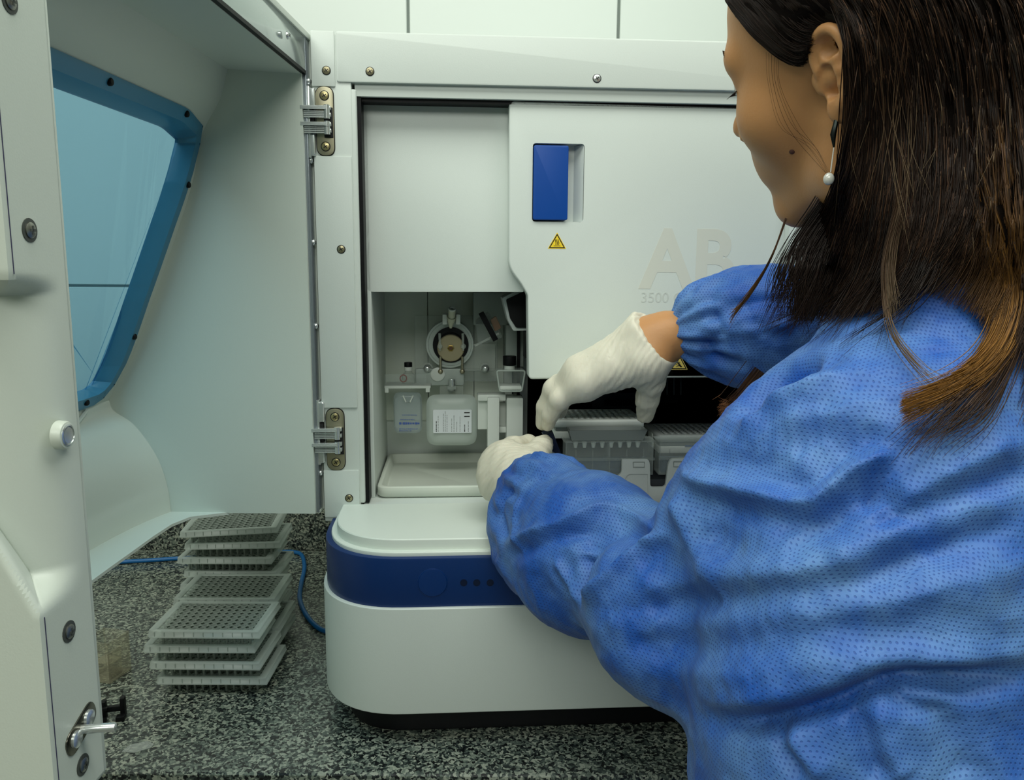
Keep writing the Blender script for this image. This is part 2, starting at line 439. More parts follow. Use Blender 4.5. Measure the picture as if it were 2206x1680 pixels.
# sloping thumb face inside the pocket and the blue slide
b = nb(); x3 = L(1238, 390, WD).x
prism(b, [(r[1]-.0005, WD-.0075), (r[1]-.0005, WD+.008), (x3, WD+.008)], r[2]+.0005, r[3]-.0005, 'z'); 
link('pocket_slope', b, WHITE, door)
q = RC(1149, 313, 1224, 474, WD-.010)
b = nb(); prism(b, rpoly([(q[0], q[2]), (q[1], q[2]), (q[1], q[3]), (q[0], q[3])], .0028), WD-.011, WD+.0078, r=.0015, seg=3)
link('slide_handle', b, BLUEH, door, )
# warning labels: yellow triangle, black border, mark
YEL = mat('label_yellow', (238, 205, 40), .5); YEL2 = mat('label_pale_yellow', (226, 205, 110), .5); INK = mat('print_black', (22, 20, 16), .6)
def warning(px, py, wpx, kind, par, w0):
    s = wpx/F*(L(px, py, w0).y*0+ (at_pl(px, py, IO+IW*w0, IW)-CAM).dot(_f))
    p = L(px, py, w0); y = w0-.0002
    h = s*.866
    T = lambda k, dz=0: [(p.x-s/2*k, p.z-h/3*k+dz), (p.x+s/2*k, p.z-h/3*k+dz), (p.x, p.z+h*2/3*k+dz)]
    b = nb()
    prism(b, rpoly(T(1.08), .0008, 3), y, y+.0002, mi=0)
    prism(b, rpoly(T(.97), .0008, 3), y-.00008, y, mi=1); prism(b, T(.76), y-.00016, y-.00008, mi=0)
    yy = y-.00024
    if kind == 'heat':
        for i in (-1, 0, 1):
            ps = [(p.x+i*s*.085+math.sin(t*5.5)*s*.02, yy, p.z-h*.1+t*h*.36) for t in [k/10 for k in range(11)]]
            tube(b, ps, s*.018, 5, mi=1)
        prism(b, [(p.x-s*.2, p.z-h*.19), (p.x+s*.2, p.z-h*.19), (p.x+s*.2, p.z-h*.155), (p.x-s*.2, p.z-h*.155)], yy, y, mi=1)
    else:                           # hand caught by a needle
        prism(b, rpoly([(p.x-s*.05, p.z+h*.12), (p.x+s*.02, p.z+h*.06), (p.x+s*.2, p.z-h*.17), (p.x+s*.08, p.z-h*.2), (p.x-s*.06, p.z-h*.02)], s*.03, 3), yy, y, mi=1)
        for dx in (-.1, -.05, 0, .05):
            tube(b, [(p.x-s*.02, yy, p.z+h*.04), (p.x+dx*s*1.4-s*.03, yy, p.z+h*(.2-abs(dx)*.4))], s*.016, 5, mi=1)
        tube(b, [(p.x-s*.2, yy, p.z+h*.02), (p.x-s*.02, yy, p.z-h*.08), (p.x-s*.2, yy, p.z-h*.15)], s*.012, 5, mi=1)
    return link('warning_label', b, [YEL if kind == 'heat' else YEL2, INK], par)
warning(1200, 524, 37, 'heat', door, WD-.008)
warning(1463, 785, 36, 'hand', door, WD-.008)
# faint lettering on the door
b = text_bm('AB', .0915, .0001, .0025)
M4 = Matrix.Translation(Vector((L(1378, 617, WD).x, WD-.0081, L(1378, 617, WD-.008).z))) @ Matrix.Rotation(math.pi/2, 4, 'X') @ Matrix.Diagonal((.95, 1, 1, 1))
bmesh.ops.transform(b, matrix=M4, verts=b.verts); link('faint_lettering', b, mat('ghost_letters', (206, 209, 198), .4), door)
b = text_bm('3500 Genetic', .0165, .0001)
M4 = Matrix.Translation(Vector((L(1376, 651, WD).x, WD-.0081, L(1376, 651, WD-.008).z))) @ Matrix.Rotation(math.pi/2, 4, 'X')
bmesh.ops.transform(b, matrix=M4, verts=b.verts); link('faint_lettering', b, mat('ghost_letters_grey', (196, 203, 196), .4), door)
# ------------------------------------------------------------------ hinges
def obl(x0, x1, z0, z1):
    r = (x1-x0)/2; return rpoly([(x0, z0), (x1, z0), (x1, z1), (x0, z1)], r, 8)
for y0, y1, xc0, xc1 in ((187, 335, 682, 719), (880, 1012, 704, 742)):
    x0, x1, z0, z1 = RC(xc0, y0, xc1, y1, -.001)
    cx, cz = (x0+x1)/2, (z0+z1)/2
    h = empty('hinge', (0, 0, 0)); h.parent = inst
    b = nb(); prism(b, obl(x0-.0008, x1+.0008, z0-.0008, z1+.0008), -.0006, .0005, mi=0); link('hinge_socket', b, DARK, h)
    b = nb(); prism(b, obl(x0, x1, z0, z1), -.0024, -.0006, r=.0005); pl = link('hinge_plate', b, STEEL, h)
    for s in (-1, 1): screw((cx, -.0024, cz+s*(z1-z0)*.37), (0, -1, 0), .0046, h, mat('brass_screw', (190, 176, 130), .3, .9), obj='screw')
    b = nb(); box(b, cx-.001, x1-.0005, -.0032, -.0020, cz-.017, cz+.014, .0005); link('slot', b, DARK, h)
    # link arms reaching over to the door
    b = nb()
    for k, (dz, hh) in enumerate(((.0125, .004), (.0055, .006), (-.004, .004), (-.0105, .006))):
        xx0 = x0-.012-(.003 if k % 2 == 0 else 0)
        for s in range(3 if k % 2 == 0 else 4):
            z = cz+dz-hh/2+s*(hh/3.2)
            box(b, xx0, cx+.003, -.012+.002*(k % 2), -.0055, z, z+.0013, .0003, 1)
        cyl(b, (cx+.003, -.0085, cz+dz-hh/2-.001), (cx+.003, -.0085, cz+dz+hh/2+.001), .0032, n=14)
        box(b, cx+.002, x1-.002, -.009, -.002, cz+dz-.0018, cz+dz+.0022, .0006)
    link('link_arm', b, CHROME, h)
# ------------------------------------------------------------------ the open door of the analyzer (swings on the hinges: a part of it)
HP = Vector((-.2165, .885, BZ)); DA = Vector((-.0277, -.9996, 0)); DB = Vector((-.9996, .0277, 0))
DANG = math.atan2(DA.y, DA.x)
dr = empty('door', (0, 0, 0)); dr.parent = inst
dr.matrix_local = (Matrix.Translation(IO) @ Matrix.Rotation(TH, 4, 'Z')).inverted() @ (Matrix.Translation(HP) @ Matrix.Rotation(DANG, 4, 'Z'))
# door space: x along the door from the hinge, y = -(outward), z up
def DPL(px, py, a):               # on the plane at distance a from the hinge
    p = at_pl(px, py, HP+DA*a, DA)-HP; return (-p.dot(DB)*-1, p.z)     # (outward b, v)
def DRM(px, py, b_=0):            # on the plane at outward b
    p = at_pl(px, py, HP+DB*b_, DB)-HP; return (p.dot(DA), p.z)
VDB = L(672, 1100, 0).z; VDT = VT-.002
print('door bottom', VDB, 'rim', DRM(154, 840), DRM(95, 1320), DRM(18, 590), DRM(640, 600), DRM(664, 600))
prof_px = [(488, 146), (470, 215), (432, 290), (410, 400), (365, 540), (322, 660), (283, 760), (250, 825), (232, 862), (243, 886), (285, 915), (322, 962), (345, 1005), (360, 1055), (365, 1095)]
prof = [DPL(x, y, .012) for x, y in prof_px]
print('prof', [(round(a, 3), round(c, 3)) for a, c in prof])
AE = .515; VTI = prof[0][1]        # level of the underside of the top
DW = mat('door_shell', (208, 216, 206), .35, bump=.05, bscale=900, var=.015)
# smooth the profile
def resample(P, n):
    P = [Vector((p[0], p[1], 0)) for p in P]; S = spline(P, 8); return [(s.x, s.y) for s in S]
nose = 8
pr = resample(prof[:nose+1], 8)[:-1] + resample(prof[nose:], 8)
pr.append((pr[-1][0]-.0005, VDB-.001))
# front panel: a curved sheet running along the door, flaring a little at the foot
def sheet(off, a0, a1, na=24):
    b = nb(); rows = []
    for i in range(na+1):
        a = a0+(a1-a0)*i/na; row = []
        for (bb, v) in pr:
            fl = .028*(1-math.exp(-max(0, a-.012)/.07))*max(0, min(1, (.34-v)/.1))
            row.append(b.verts.new((a, -(bb+fl+off), v)))
        rows.append(row)
    for i in range(na):
        for j in range(len(pr)-1): b.faces.new((rows[i][j], rows[i][j+1], rows[i+1][j+1], rows[i+1][j]))
    return b
b = sheet(0, .012, AE-.006)
fp = link('front_panel', b, DW, dr, ang=50)
md = fp.modifiers.new('s', 'SOLIDIFY'); md.thickness = .003; md.offset = 0
# window opening in it
def on_panel(px, py):
    """first hit of the view ray on the panel surface, door space"""
    M = Matrix.Translation(HP) @ Matrix.Rotation(DANG, 4, 'Z'); Mi = M.inverted()
    o = Mi @ CAM; d = Mi.to_3x3() @ ray(px, py)
    best = None
    for i in range(len(pr)-1):
        (b0, v0), (b1, v1) = pr[i], pr[i+1]
        n = Vector((0, v1-v0, b1-b0)); p0 = Vector((0, -b0, v0))
        # line in (y,z): y=-b
        e = Vector((0, -(b1-b0), v1-v0)); nn = Vector((0, e.z, -e.y))
        dn = d.dot(nn)
        if abs(dn) < 1e-9: continue
        t = (p0-o).dot(nn)/dn; q = o+d*t; s = (q-p0).dot(e)/e.dot(e)
        if -.01 <= s <= 1.01 and (best is None or t < best[0]): best = (t, q)
    return best[1]
win_px = [(430, 272), (424, 310), (400, 400), (372, 482), (343, 566), (315, 645), (287, 727), (264, 785), (240, 829), (217, 857), (196, 872), (157, 886)]
W = [on_panel(x, y) for x, y in win_px]
tp = on_panel(400, 236); lp_ = on_panel(92, 97)
vtop = tp.z
out = [(q.x, q.z) for q in W]
# outline in (a, v): far edge follows the photo, near edge hidden by the rim
A2 = .46
outline = [(A2-.0, vtop), (tp.x, vtop)] + out + [(A2-.02, out[-1][1]-.002), (A2, out[-1][1]+.02)]
print('window', [(round(a, 3), round(c, 3)) for a, c in outline])
outline = rpoly(outline, [.01, .012]+[.001]*len(out)+[.01, .01], 5)
def b_at(v):
    for i in range(len(pr)-1):
        (b0, v0), (b1, v1) = pr[i], pr[i+1]
        if (v0-v)*(v1-v) <= 0 and v0 != v1: return b0+(b1-b0)*(v-v0)/(v1-v0)
    return pr[0][0]
c = nb(); prism(c, outline, -.35, -.05, 'y')
md2 = fp.modifiers; 
# bake the solidify then cut
bpy.context.view_layer.update(); dg = bpy.context.evaluated_depsgraph_get()
me = bpy.data.meshes.new_from_object(fp.evaluated_get(dg)); fp.modifiers.clear(); fp.data = me
ml = fp.matrix_local.copy()
cut(fp, c)
def inset(poly, d):
    n = len(poly); out = []
    ar = sum(poly[i][0]*poly[(i+1) % n][1]-poly[(i+1) % n][0]*poly[i][1] for i in range(n)); s = 1 if ar > 0 else -1
    for i in range(n):
        p0, p, p1 = Vector(poly[i-1]), Vector(poly[i]), Vector(poly[(i+1) % n])
        t = ((p-p0).normalized()+(p1-p).normalized()).normalized(); nrm = Vector((-t.y, t.x))*s
        out.append(tuple(p+nrm*d))
    return out
# dense outline
def densify(poly, st=.012):
    o = []
    for i in range(len(poly)):
        p, q = Vector(poly[i]), Vector(poly[(i+1) % len(poly)]); k = max(1, int((q-p).length/st))
        o += [tuple(p.lerp(q, j/k)) for j in range(k)]
    return o
ol = densify([p for i, p in enumerate(outline) if (Vector(p)-Vector(outline[i-1])).length > 1e-4])
i1 = inset(ol, -.0005); i2 = inset(ol, .017)
fr = nb(); N = len(ol)
def ringv(poly, dy): return [fr.verts.new((p[0], -(b_at(p[1])+dy), p[1])) for p in poly]
R = [ringv(i1, .0035), ringv(i1, -.0035), ringv(inset(ol, .009), -.0042), ringv(inset(ol, .0115), -.004), ringv(i2, .012), ringv(i2, .0155)]
for j in range(len(R)):
    A_, B_ = R[j], R[(j+1) % len(R)]
    for i in range(N): fr.faces.new((A_[i], A_[(i+1) % N], B_[(i+1) % N], B_[i]))
bmesh.ops.recalc_face_normals(fr, faces=fr.faces)
TEAL = clear('window_frame_teal', (84, 150, 180), .72, .22, tint=(90, 170, 205))
wf_ = link('window_frame', fr, TEAL, dr, ang=40)
# pane
pn = nb(); io_ = inset(ol, .0165)
va = [pn.verts.new((p[0], -(b_at(p[1])+.0122), p[1])) for p in io_]; vb_ = [pn.verts.new((p[0], -(b_at(p[1])+.0142), p[1])) for p in io_]
fa = pn.faces.new(va); fb = pn.faces.new(vb_[::-1]); bmesh.ops.triangulate(pn, faces=[fa, fb])
for i in range(len(va)): pn.faces.new((va[i-1], va[i], vb_[i], vb_[i-1]))
bmesh.ops.recalc_face_normals(pn, faces=pn.faces)
link('window_pane', pn, clear('window_pane_blue', (110, 165, 205), .10, .06, tint=(206, 233, 247)), dr, smooth=False)
for x, y in ((226, 176), (393, 245), (397, 398), (281, 725), (178, 867)):
    q = on_panel(x, y); q.y += .004
    bb = nb(); lathe(bb, [(.0034, -.001), (.0034, .0012), (.0025, .0022), (0, .0025)], q, (0, 1, 0), 16)
    link('window_screw', bb, BLACK, dr)
# hinge-side wall (faces the photographer), with top and foot
b = nb(); sw = [(-.0+.0, VTI), *[(-x-.0, z) for x, z in pr]]
poly = [(-.004, VTI+.0), (-pr[0][0], VTI)] + [(-x, z) for x, z in pr] + [(-.004, VDB)]
# thickness runs from a=.007 to .012
bq = nb()
pp = [(y, z) for y, z in poly]
prism(b, pp, .006, .0122, 'x', r=.0); part_ = link('side_wall', b, DW, dr, ang=50)
b = nb(); pq = [(min(y, -.075), z) for y, z in pp]; prism(b, pq, AE-.012, AE-.007, 'x')
link('side_wall', b, DW, dr)
# top: underside leans up to the rim line of the photo
tl = DRM(637, 142)[1]
b = nb()
prism(b, [(-.0045, tl), (-pr[0][0]-.004, VTI-.001), (-pr[0][0]-.006, VTI+.01), (-pr[0][0]+.01, VDT-.005), (-.002, VDT), (-.002, VDT-.004), (-.0045, VDT-.01)], .004, AE-.004, 'x', r=0)
link('top_wall', b, DW, dr)
# foot: lip that follows the rounded base
foot_px = [(500, 1098), (455, 1103), (410, 1113), (370, 1129), (330, 1155), (290, 1184), (245, 1216), (190, 1256)]
inner = []
for x, y in foot_px:
    p = at_z(x, y, BZ+VDB)-HP; inner.append((p.dot(DA), -p.dot(DB)))
print('foot', [(round(a, 3), round(c, 3)) for a, c in inner])
ia = inner[-1]; inner += [(ia[0]+.08, ia[1]-.006), (AE-.01, ia[1]-.008)]
outer = [(a, -(pr[-1][0]+.028*(1-math.exp(-max(0, a-.012)/.07))+.002)) for a in [AE-.01, .4, .3, .2, .15, .1, .07, .045, .025, .012]]
b = nb(); prism(b, [(.011, inner[0][1]+.0)]+[q for q in inner if q[0] > .0125]+outer, VDB-.003, VDB, 'z', r=0)
link('foot_lip', b, DW, dr, ang=50)
# raised rib low inside
rb = [on_panel(x, y) for x, y in ((170, 948), (185, 936), (200, 920), (218, 898), (238, 867))]
b = nb(); rb = [Vector((.06+.14*(1-k/4), -(b_at(q.z)-.002), q.z)) for k, q in enumerate(rb)]
rw = spline(rb, 6); tube(b, rw, .0022, 8); link('rib', b, DW, dr)
# rim flange: hinge side, top, and the free side with its finger scoop
a_h0, a_h1 = DRM(664, 600)[0]-.001, .010
b = nb()
box(b, -.012, .0075, -.004, -.0005, VDB, VDT, .0004); link('hinge_rail', b, mat('rail_grey', (150, 158, 165), .22, .6), dr)
b = nb(); box(b, -.0135, -.0075, -.006, .0012, VDB, VDT, .0006); box(b, -.012, .007, -.006, -.0004, VDB-.001, VDB+.003, .0005)
link('hinge_edge', b, DW, dr)
b = nb(); box(b, .0075, AE-.036, -.006, -.0006, tl+.004, VDT-.006, .0006)
link('top_rail', b, mat('rail_gloss', (176, 186, 184), .08, .55), dr)
b = nb(); box(b, -.012, AE, -.006, .0012, VDT-.006, VDT, .0006); link('top_edge', b, DW, dr)
b = nb(); box(b, .0075, AE-.036, -.0062, -.0002, tl+.0005, tl+.004); link('seal', b, BLACK, dr)
# free side: strip + scooped grip, one sheet wrapped around the edge
A0 = DRM(154, 840)[0]
vs1 = DRM(18, 592)[1]; vs2 = DRM(95, 1318)[1]
print('strip', A0, vs1, vs2)
b = nb(); na, nv, ne = 30, 260, 150; rows = []
for j in range(nv+1):
    v = VDB-.004+(VDT-VDB+.004)*j/nv; row = []
    for i in range(na+ne+1):
        if i <= na: a = A0+(AE-A0)*i/na; y = 0
        else: a = AE; y = -.16*((i-na)/ne)
        lowv = vs2+min(.075, -y*2.0)
        m_ = max(0, min(1, (vs1-v)/.010))*max(0, min(1, (v-lowv)/.016))
        m_ = m_*m_*(3-2*m_)
        ln_ = (a-A0)-y; L0 = .004; Lc = .085
        if ln_ <= L0: qa, qy = a, y
        elif ln_ <= L0+Lc:
            th = (ln_-L0)/Lc*math.pi/2; qa, qy = A0+L0+(AE-A0-L0-.004)*math.sin(th), -.056*(1-math.cos(th))
        else: qa, qy = AE-.004, -.056-(ln_-L0-Lc)*.85
        a2, y2 = a+(qa-a)*m_, y+(qy-y)*m_
        row.append(b.verts.new((a2, y2, v)))
    rows.append(row)
for j in range(nv):
    for i in range(na+ne): b.faces.new((rows[j][i], rows[j][i+1], rows[j+1][i+1], rows[j+1][i]))
bmesh.ops.recalc_face_normals(b, faces=b.faces)
st = link('latch_strip', b, DW, dr, ang=40)
md = st.modifiers.new('s', 'SOLIDIFY'); md.thickness = .004; md.offset = 0
b = nb(); box(b, A0-.003, A0+.001, -.055, .0015, VDB-.004, VDT, .001); link('strip_edge', b, DW, dr)
# seam down the strip
for (p0, p1) in ((DRM(0, 345), DRM(18, 590)), (DRM(97, 1322), DRM(140, 1680))):
    b = nb(); am = AE-.0015
    box(b, am-.0002, am+.0002, .0018, .0023, min(p0[1], p1[1])-(.05 if p1[1] < .3 else 0), max(p0[1], p1[1])+(.15 if p1[1] > .3 else 0)); link('seam', b, mat('seam_grey', (60, 60, 90), .6), dr)
def dome_screw(px, py, r=.0042):
    a, v = DRM(px, py, -.002)
    b = nb(); lathe(b, [(r*1.35, .0018), (r*1.35, .0024), (r*1.05, .0025), (0, .0022)], (a, 0, v), (0, 1, 0), 20, mi=1)  # dark ring paints the shade of a sunk hole that isn't modelled
    lathe(b, [(r*.9, .0018), (r*.9, .0030), (r*.6, .0038), (0, .0040)], (a, 0, v), (0, 1, 0), 20)
    box(b, a-r*.5, a+r*.5, .0038, .0041, v-.0006, v+.0006, mi=1); box(b, a-.0006, a+.0006, .0038, .0041, v-r*.5, v+r*.5, mi=1)
    return link('strip_screw', b, [mat('screw_dull', (150, 150, 142), .38, 1), mat('recess_shade', (70, 74, 70), .5)], dr)
for x, y in ((20, 2), (63, 496), (148, 1360), (178, 1647)): dome_screw(x, y)
# round bumper magnet
a, v = DRM(138, 937, -.004); b = nb()
lathe(b, [(.0074, .001), (.0072, .0048), (.0066, .0058), (.0056, .006), (.0056, .005)], (a, 0, v), (0, 1, 0), 28); bp = link('magnet_bumper', b, WHITE2, dr)
b = nb(); lathe(b, [(.0056, .0045), (.0056, .0063), (.0048, .0066), (.0045, .0058)], (a, 0, v), (0, 1, 0), 28); lathe(b, [(.0040, .0045), (.0040, .0064), (0, .0066)], (a, 0, v), (0, 1, 0), 28); link('magnet', b, CHROME, bp)
# striker pin on an oval plate
a1, v1 = DRM(160, 1592, -.002); a2, v2 = DRM(187, 1546, -.002)
b = nb(); ca, cv = (a1+a2)/2, (v1+v2)/2; dirv = Vector((a2-a1, v2-v1)); ln = dirv.length; ang_ = math.atan2(dirv.y, dirv.x)
ov = [(ca+math.cos(ang_)*x-math.sin(ang_)*y, cv+math.sin(ang_)*x+math.cos(ang_)*y) for x, y in rpoly([(-ln/2-.008, -.0068), (ln/2+.008, -.0068), (ln/2+.008, .0068), (-ln/2-.008, .0068)], .0066, 6)]
prism(b, ov, .0015, .0028, 'y', r=.0005); pl_ = link('striker_plate', b, mat('dark_chrome', (110, 108, 98), .2, 1), dr)
b = nb()
for (aa, vv) in ((a1, v1), (a2, v2)): lathe(b, [(.0046, .0025), (.0044, .0042), (.003, .005), (0, .0052)], (aa, 0, vv), (0, 1, 0), 18)
link('striker_screw', b, CHROME, pl_)
b = nb(); cyl(b, (ca+.001, .0025, cv), (ca-.002, .020, cv), .0024, n=18, bevr=.0007); link('striker_pin', b, CHROME, pl_)
# hinge-side screws and hinge bodies on the rail
for x, y in ((643, 163), (652, 340), (657, 521), (665, 705), (671, 879), (675, 1028)):
    a, v = DRM(x+6, y, 0); screw((-.0005, -.0002, v), (0, 1, 0), .0036, dr, CHROME, dome=True, ring=False, obj='rail_screw')
a, v = DRM(616, 76, 0); screw((a, .001, v), (0, 1, 0), .0036, dr, CHROME, dome=True, ring=False, obj='rail_screw')
for y0, y1 in ((183, 335), (884, 1018)):
    zt, zb = DRM(655, y0)[1], DRM(665, y1)[1]; zm = (zt+zb)/2
    b = nb()
    for x0 in (-.0075, -.0005):
        box(b, x0, x0+.0062, -.004, .0075, zm+.012, zt, .0022, 3); box(b, x0, x0+.0062, -.004, .0065, zb, zm-.012, .0022, 3)
    box(b, -.009, .006, -.003, .002, zb-.002, zt+.002, .001)
    hb = link('hinge_body', b, CHROME, dr)
    b = nb(); box(b, -.006, .004, .0015, .006, zm-.011, zm+.011, .001); link('hinge_recess', b, DARK, hb)
# ------------------------------------------------------------------ pump side of the open compartment
CLR = clear('clear_acrylic', (214, 226, 222), .11, .06)
CLR2 = clear('clear_plastic_soft', (205, 214, 206), .34, .25)
MILK = clear('milky_plastic', (205, 216, 210), .72, .3)
WCL = mat('clip_white', (226, 232, 226), .35)
def bx(bm, x0, y0, x1, y1, w0, w1, r=.0008, **k):
    q = RC(x0, y0, x1, y1, w0); box(bm, q[0], q[1], w0, w1, q[2], q[3], r, **k)
def pl(px, py, w): return L(px, py, w)
def PX(n, w, px=970, py=760): return n*(at_pl(px, py, IO+IW*w, IW)-CAM).dot(_f)/F
b = nb(); bx(b, 893, 680, 1072, 822, .168, .178, .002); bx(b, 893, 795, 1072, 822, .158, .168, .002)
part('manifold', b, CLR)
b = nb(); bx(b, 895, 794, 1000, 831, .152, .164, .003); part('lower_block', b, MILK)
b = nb(); p = pl(969, 742, .150); r = PX(52, .15)
lathe(b, [(r, 0), (r, .008), (r*.98, .0145), (r*.90, .0150), (r*.89, .012), (r*.70, .012), (r*.70, 0)], (p.x, .166, p.z), (0, -1, 0), 48)
hd = part('pump_head', b, MILK)
b = nb(); p = pl(971, 743, .152); r = PX(38.5, .152); lathe(b, [(r, 0), (r, .004), (r*.72, .0042), (r*.70, .001), (0, .001)], (p.x, .156, p.z), (0, -1, 0), 40); link('black_ring', b, BLACK, hd)
b = nb(); p = pl(971, 750, .149); r = PX(29, .149); lathe(b, [(r, 0), (r, .0042), (r*.94, .005), (0, .005)], (p.x, .1545, p.z), (0, -1, 0), 40); dsc = link('piston_disc', b, mat('disc_beige', (168, 158, 128), .4, .25), hd)
b = nb(); rr = PX(7.5, .149); lathe(b, [(rr, 0), (rr, .0015), (rr*.7, .0018), (rr*.6, .0004), (0, .0004)], (p.x, .1497, p.z), (0, -1, 0), 6); link('centre_nut', b, BRASS, dsc)
b = nb(); lathe(b, [(rr*.5, 0), (rr*.5, .0016), (0, .0016)], (p.x, .1497, p.z), (0, -1, 0), 6); link('nut_bore', b, mat('bore_red', (95, 60, 45), .5), dsc)
for x in (947, 997):
    b = nb(); q0, q1 = pl(x, 718, .143), pl(x+1, 755, .143); cyl(b, q0, q1, .0018, .0012, 12)
    q = pl(x+1, 746, .142); ball(b, q, .0036); link('side_pin', b, CLR2, hd)
for x in (949, 996):
    b = nb(); q0, q1 = pl(x, 768, .148), pl(x, 800, .148); cyl(b, q0, q1, .0016, None, 12); ball(b, q1, .0034, (1, .7, 1)); link('link_rod', b, STEEL, hd)
b = nb()
bx(b, 953, 677, 963, 699, .140, .150, .0012); bx(b, 982, 677, 992, 699, .140, .150, .0012); bx(b, 955, 676, 990, 684, .152, .160, .001)
part('capillary_clip', b, WCL)
b = nb(); q0, q1, q2, q3 = pl(971, 707, .142), pl(972, 690, .142), pl(973, 682, .138), pl(974, 667, .132)
cyl(b, q0, q1, .0014, .0052, 16); cyl(b, q1, q2, .0052, .0058, 16); cyl(b, q2, q3, .0046, .0046, 18); 
nz = part('nozzle', b, mat('nozzle_ivory', (200, 202, 180), .4))
b = nb(); d = (q3-q2).normalized(); lathe(b, [(.0046, 0), (.0052, .001), (.0046, .0022), (.0030, .0022), (.0028, 0)], q3, d, 18); link('nozzle_tip', b, WCL, nz)
for x in (921, 1045):
    p = pl(x, 792, .158); b = nb(); lathe(b, [(.0070, 0), (.0070, .003), (.0045, .0034), (.0045, .006)], p, (0, -1, 0), 22); th = part('thumb_screw', b, CLR2)
    b = nb(); ball(b, (p.x, .151, p.z), .0054); link('ball_end', b, CHROME, th)
b = nb(); p = pl(943, 806, .152); lathe(b, [(.0092, 0), (.0092, .002), (.007, .003), (0, .003)], p, (0, -1, 0), 26); part('round_cap', b, WCL)
b = nb(); p0, p1 = pl(973, 816, .146), pl(973, 842, .146); cyl(b, p0, p1, .0048, None, 20, .0008); cyl(b, pl(973, 831, .146), pl(973, 838, .146), .0062, None, 6); part('metal_fitting', b, CHROME)
b = nb(); bx(b, 947, 832, 999, 856, .150, .156, .0015); part('fitting_bracket', b, CLR2)
# tubing line from the head downwards, plates beside it
b = nb(); bx(b, 998, 740, 1068, 800, .160, .166, .003); part('clear_plate', b, CLR2)
# left buffer shelf
b = nb(); bx(b, 829, 806, 918, 830, .1330, .1345, .0005); part('clear_shelf', b, CLR)
b = nb(); bx(b, 829, 806, 918, 830, .1600, .1615, .0005); part('clear_shelf', b, CLR)
b = nb(); bx(b, 828, 831, 928, 837, .128, .165, .0012); bx(b, 829, 836, 837, 846, .128, .133, .0008); bx(b, 917, 836, 926, 845, .128, .133, .0008)
part('white_ledge', b, WCL)
# cell with the black diagonal latch
b = nb()
M = Matrix.Rotation(math.radians(0), 4, 'Y')
def bar(bm, p0, p1, wd, th_, mi=0, r=.0008):
    p0, p1 = Vector(p0), Vector(p1); d = p1-p0; z = d.normalized(); y = Vector((0, 1, 0)); x = y.cross(z).normalized(); y = z.cross(x)
    M = Matrix((x, y, z)).transposed().to_4x4(); M.translation = p0
    box(bm, -wd/2, wd/2, -th_/2, th_/2, 0, d.length, r, mi=mi, mat4=M)
bar(b, pl(1036, 673, .120), pl(1068, 733, .120), PX(12, .12), .006); part('black_latch', b, BLACK)
b = nb(); prism(b, rpoly(LP([(1024, 690), (1052, 672), (1070, 700), (1083, 726), (1058, 735), (1030, 742)], .135), .003), .13, .15, r=.001); part('detection_cell', b, CLR)
b = nb(); prism(b, rpoly(LP([(1056, 688), (1068, 680), (1080, 706), (1066, 714)], .128), .002), .124, .13, r=.001); part('cell_holder', b, mat('cell_amber', (140, 112, 90), .35))
b = nb(); bar(b, pl(1022, 745, .13), pl(1075, 718, .13), PX(5, .13), .004); part('cell_arm', b, CLR2)
b = nb()
hexo = LP([(1082, 642), (1141, 612), (1143, 712), (1106, 713), (1094, 690)], .075); hexi = LP([(1090, 645), (1141, 622), (1143, 706), (1112, 706), (1099, 686)], .074)
prism(b, rpoly(hexo, .002), .076, .12, r=.001); hx = part('detector_housing', b, LGREY)
b = nb(); prism(b, rpoly(hexi, .002), .073, .078); link('detector_window', b, BLACK, hx)
b = nb(); bx(b, 1020, 630, 1132, 700, .150, .19, .001); bx(b, 1090, 700, 1128, 790, .145, .19, .001); part('detector_mount', b, mat('mount_grey', (150, 160, 154), .5))
b = nb(); bx(b, 1131, 716, 1142, 772, .06, .09, .0008); part('dark_block', b, BLACK)
# pouch clamp: two pale arms
b = nb()
bx(b, 1029, 850, 1090, 864, .118, .14, .002); bx(b, 1050, 856, 1076, 970, .112, .132, .002); bx(b, 1091, 857, 1127, 970, .118, .15, .002)
bx(b, 1029, 862, 1050, 925, .128, .145, .001); bx(b, 1074, 920, 1094, 932, .128, .14, .001); bx(b, 1076, 868, 1092, 922, .14, .15, .0005)
part('pouch_clamp', b, WCL)
# ---- removable things standing or hanging in there
def wobj(name, bm, mt, par=None, **k):     # geometry given in analyzer space, its own top-level object
    o = link(name, bm, mt, par, **k)
    if par is None: o.matrix_world = Matrix.Translation(IO) @ Matrix.Rotation(TH, 4, 'Z')
    return o
def rebase(o, lp):
    """move a thing's origin to local point lp of the analyzer space"""
    o.data.transform(Matrix.Translation(-Vector(lp))); o.matrix_world = Matrix.Translation(IO) @ Matrix.Rotation(TH, 4, 'Z') @ Matrix.Translation(Vector(lp)); return o
def ithing(name, lp, **k):
    e = empty(name, (0, 0, 0), **k); e.matrix_world = Matrix.Translation(IO) @ Matrix.Rotation(TH, 4, 'Z') @ Matrix.Translation(Vector(lp)); return e
def ipart(name, bm, mt, par, lp, **k):
    bmesh.ops.transform(bm, matrix=Matrix.Translation(-Vector(lp)), verts=bm.verts); return link(name, bm, mt, par, **k)
